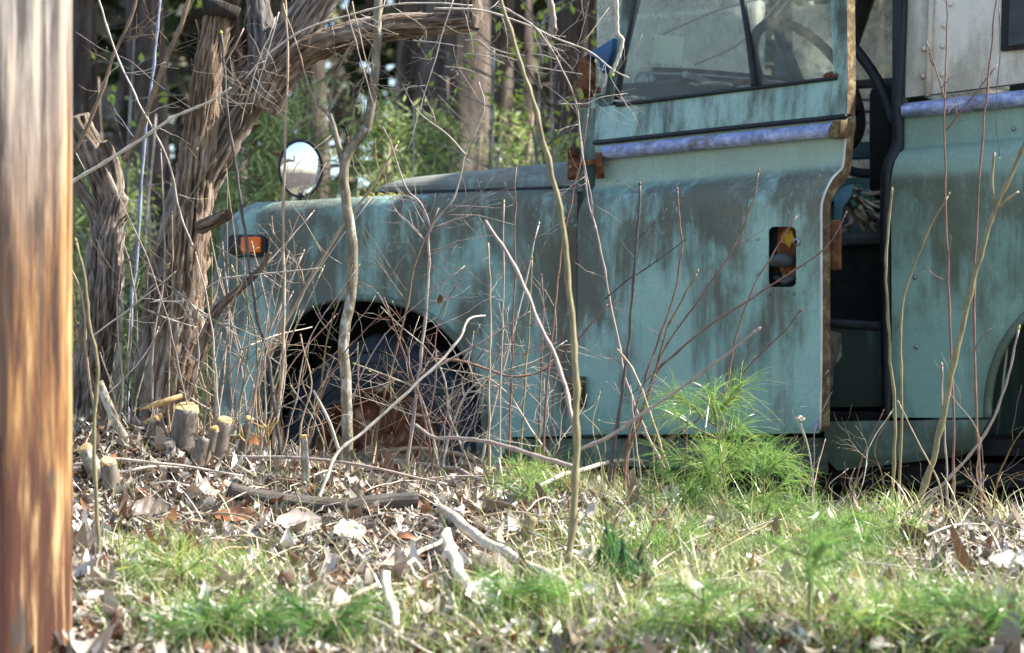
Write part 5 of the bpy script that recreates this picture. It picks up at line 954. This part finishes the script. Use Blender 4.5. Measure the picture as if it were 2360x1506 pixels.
for i, (px, d, py, rx, lab) in enumerate(((700, 9.5, 215, .36, 'bright young pine standing right above the round mirror'), (880, 10.5, 270, .38, 'young pine behind the bonnet front'), (1020, 10, 290, .40, 'young pine showing through the forked shrub'),
        (1180, 11.5, 260, .4, 'young pine behind the middle of the bonnet'), (585, 9, 250, .30, 'young pine behind the leaning limb'), (1290, 10.5, 330, .35, 'low young pine next to the upper door hinge'), (500, 12.5, 300, .4, 'dim young pine seen between the upright stub and limb'),
        (250, 11, 380, .4, 'young pine low behind the broken fork'), (330, 9.5, 600, .5, 'low young pine between the two shaggy trees'), (1000, 15, 300, .5, 'far young pine in front of the widest dark trunk'), (210, 14, 420, .7, 'far dim young pine beside the post'), (640, 13, 300, .5, 'far young pine left of the mirror'))):
    shrub(lab, px, d, zt_(py, d), rx, 3600, seed=20 + i)
def bgtree(px, d, wpx, label, group=None, seed=1, crown=True, lean=0, cz=(5.5, 11)):
    x = (px - PCX) / FPX * d; r = wpx / 2 * d / FPX; zb = gz(x, d); c = Vector((x, d, zb)); root = empty('conifer_tree', c); tag(root, label, 'tree', group); rnd = random.Random(seed); H = cz[1] - .5
    P3 = smoothline([c - Vector((0, 0, .3)), c + Vector((lean * .3, 0, 2)), c + Vector((lean * .6, 0, 5)), c + Vector((lean, 0, H))], 14); b = MB(); V0 = len(P3)
    sg = 26; V = []; UVs = []; TN = []; L = 0
    for i, q in enumerate(P3):
        f = i / (V0 - 1); rad = r * (1 - .55 * f)
        for k in range(sg):
            th = 6.2832 * k / sg; h = noise.noise(Vector((math.cos(th) * 3 + seed, math.sin(th) * 3, q.z * 1.5))) ; h2 = noise.noise(Vector((math.cos(th) * 7 + seed, math.sin(th) * 7, q.z * 4))); V.append(q + Vector((math.cos(th), math.sin(th), 0)) * rad * (1 + .08 * h + .06 * h2)); UVs.append((k / sg, q.z)); TN.append(max(0, min(1, .5 + .6 * h + .5 * h2)))
    b.add(V, [(i * sg + k, i * sg + (k + 1) % sg, (i + 1) * sg + (k + 1) % sg, (i + 1) * sg + k) for i in range(V0 - 1) for k in range(sg)], 0, UVs, TN)
    for k in range(12):       # dead lower limbs
        z = rnd.uniform(.8, 5); a = rnd.uniform(0, 6.28); q = c + Vector((lean * z / H, 0, z)); L_ = rnd.uniform(.4, 1.6); e = q + Vector((math.cos(a) * L_, math.sin(a) * L_, rnd.uniform(-.3, .3))); b.tube([q, q.lerp(e, .5) + Vector((0, 0, .06)), e], [.02, .012, .004], 5, 0, .6)
    o = b.build('trunk', M['bark_bg'], root); o.location = -c
    if crown:
        bl = Blobs()
        for k in range(60):
            z = rnd.uniform(*cz); a = rnd.uniform(0, 6.28); r_ = (1.1 - (z - cz[0]) / (cz[1] - cz[0]) * .8) * rnd.uniform(.6, 2.2); e = c + Vector((lean * z / H + math.cos(a) * r_, math.sin(a) * r_, z - zb)); kk = 34
            p = np.array(e)[None] + rng.normal(0, .35, (kk, 3)) * [1, 1, .4]; L = rng.uniform(.1, .25, kk); d1 = rng.normal(0, 1, (kk, 3)); d1 /= np.linalg.norm(d1, axis=1)[:, None]; d2 = np.cross(d1, rng.normal(0, 1, (kk, 3))); d2 /= np.linalg.norm(d2, axis=1)[:, None]
            d1 *= L[:, None]; d2 *= L[:, None] * .5; bl.add(np.stack([p - d1, p - d2, p + d1, p + d2], 1), np.array([(0, 1, 2, 3)]), rng.uniform(0, 1, kk))
        o = bl.build('crown', M['dkneedle'], root); o.location = -c
for i, (px, d, w, lab) in enumerate(((1000, 12.5, 210, 'widest dark conifer trunk, behind the horizontal branch'), (765, 11.5, 85, 'dark conifer trunk behind the grey sapling'), (905, 15, 110, 'dark conifer trunk left of the widest one'), (372, 13, 110, 'dark conifer trunk between the two shaggy trees'), (660, 17, 75, 'slim dark conifer trunk above the mirror'),
        (1300, 14, 95, 'dark conifer trunk left of the windscreen post'), (1120, 17, 75, 'slim conifer trunk right of the widest one'), (215, 15, 80, 'conifer trunk beside the wooden post'), (560, 19, 70, 'far conifer trunk behind the leaning limb'), (1210, 20, 60, 'far slim conifer trunk above the bonnet'),
        (2000, 14, 70, 'conifer trunk seen through the gap behind the door'))): bgtree(px, d, w, lab, None, 40 + i, lean=random.Random(i).uniform(-.5, .5))
for i in range(26):
    d = 20 + i * .9; px = 150 + ((i * 397) % 2300); bgtree(px, d, random.Random(i).uniform(28, 60), 'far blurred conifer trunk deep in the woods', 'far conifers in the woods', 80 + i, i % 2 == 0, random.Random(i + 50).uniform(-.8, .8), (5, 12))
for i in range(5):          # unseen trees added outside the picture so their crowns shade the woods
    x = 4 + i * 2.6; d = 9 + (i // 5) * 5 + (i % 2) * 1.5; bgtree(PCX + x / d * FPX, d, 80, 'unseen conifer added beyond the right edge to shade the woods', 'added shade conifers right of the picture', 120 + i, True, 0, (3.5, 10.5))
# budding saplings: thin stems with small fresh leaves
def budding(px, d, ytop, label, n_, seed, lean=0, span=190):
    rnd = random.Random(seed); x = (px - PCX) / FPX * d; c = Vector((x, d, gz(x, d))); root = empty('budding_sapling', c); tag(root, label, 'sapling'); zt2 = zt_(ytop, d); b = MB(); P3 = smoothline([c - Vector((0, 0, .1)), c + Vector((lean * .4, 0, (zt2 - c.z) * .5)), Vector((x + lean, d, zt2))], 8)
    b.tube(P3, [.014 - .01 * i / (len(P3) - 1) for i in range(len(P3))], 7); tips = []
    for k in range(16):
        q = P3[rnd.randrange(8, len(P3))]; a = rnd.uniform(0, 6.28); L_ = rnd.uniform(.1, .36) * span / 190; e = q + Vector((math.cos(a) * L_, math.sin(a) * L_, L_ * rnd.uniform(.1, .7))); b.tube([q, q.lerp(e, .5) + Vector((0, 0, .01)), e], [.004, .003, .0015], 5); tips += [e, q.lerp(e, .6)]
    bl = Blobs(); kk = n_; T_ = np.array([tuple(t) for t in tips]); p = T_[rng.integers(0, len(T_), kk)] + rng.normal(0, .014, (kk, 3)); L = rng.uniform(.010, .022, kk); d1 = rng.normal(0, .6, (kk, 3)) + [0, 0, 1]; d1 /= np.linalg.norm(d1, axis=1)[:, None]; d2 = np.cross(d1, rng.normal(0, 1, (kk, 3))); d2 /= np.linalg.norm(d2, axis=1)[:, None]
    d1 *= L[:, None]; d2 *= L[:, None] * .55; bl.add(np.stack([p - d1, p - d2, p + d1, p + d2], 1), np.array([(0, 1, 2, 3)]), rng.uniform(0, 1, kk)); o = b.build('stem', M['s_grey'], root); o.location = -c; o = bl.build('leaves', M['ylleaf'], root); o.location = -c
budding(1215, 8.2, 60, 'yellow green budding sapling behind the bonnet rear', 90, 1, .05); budding(1290, 8.6, 20, 'yellow green budding sapling nearest the windscreen post', 90, 2, -.04); budding(1110, 8.8, 110, 'yellow green budding sapling behind the bonnet middle', 60, 3, .05); budding(1370, 8.9, 50, 'yellow green budding sapling behind the blue mirror', 70, 4, .03); budding(260, 8.5, 90, 'budding sapling behind the broken fork', 40, 5, .08)
# brush: blurred bare stems at the wood edge
for i in range(34):
    rnd = random.Random(900 + i); d = rnd.uniform(7.8, 11); px = rnd.uniform(180, 1340) ; yt = rnd.uniform(120, 520); ln = rnd.gauss(0, 60)
    x0 = (px - PCX) / FPX * d; zb = gz(x0, d); pyb = HOR + (EYE - zb) * FPX / d
    stem('blurred %s stem in the wood edge brush, %s, %s' % ('upright' if abs(ln) < 40 else ('left leaning' if ln < 0 else 'right leaning'), 'above the bonnet' if px > 870 else ('behind the mirror' if px > 560 else 'behind the shaggy trees'), 'tall' if yt < 320 else 'low'), [(px, pyb), (px + ln * .5 + rnd.gauss(0, 15), (pyb + yt) / 2), (px + ln, yt)], rnd.uniform(5, 9), 3, d, d, rnd.choice(('s_pale', 's_tan', 's_pink', 's_grey')), 6, .4, 'bare_shoot', 'shoot', seed=900 + i, group='bare stems at the wood edge')
# the mass of the far wood
bl = Blobs(); cl = []
for k in range(620):
    Y = rng.uniform(24, 58); X = rng.uniform(-.42, .42) * Y * 1.2; base = gz(X, Y, False); z = base + abs(rng.normal(0, 1)) * 3.4 + rng.uniform(0, 6); cl.append((X, Y, z))
for X, Y, z in cl:
    kk = 60; p = np.array([[X, Y, z]]) + rng.normal(0, 1, (kk, 3)) * [.8, .8, .6]; L = rng.uniform(.10, .34, kk); d1 = rng.normal(0, 1, (kk, 3)); d1 /= np.linalg.norm(d1, axis=1)[:, None]; d2 = np.cross(d1, rng.normal(0, 1, (kk, 3))); d2 /= np.linalg.norm(d2, axis=1)[:, None]; d1 *= L[:, None]; d2 *= L[:, None] * .5
    bl.add(np.stack([p - d1, p - d2, p + d1, p + d2], 1), np.array([(0, 1, 2, 3)]), np.clip(rng.normal(rng.uniform(.1, .8), .2, kk), 0, 1))
M['farwood'] = leafmat('far_wood_foliage', [(0, (.13, .11, .09)), (.4, (.24, .21, .16)), (.7, (.30, .32, .17)), (1, (.50, .48, .38))], .6, .3)
tag(bl.build('distant_woods', M['farwood'], loc=(0, 40, 3)), 'blurred mass of woodland filling the background behind the trees', 'woods', kind='stuff')
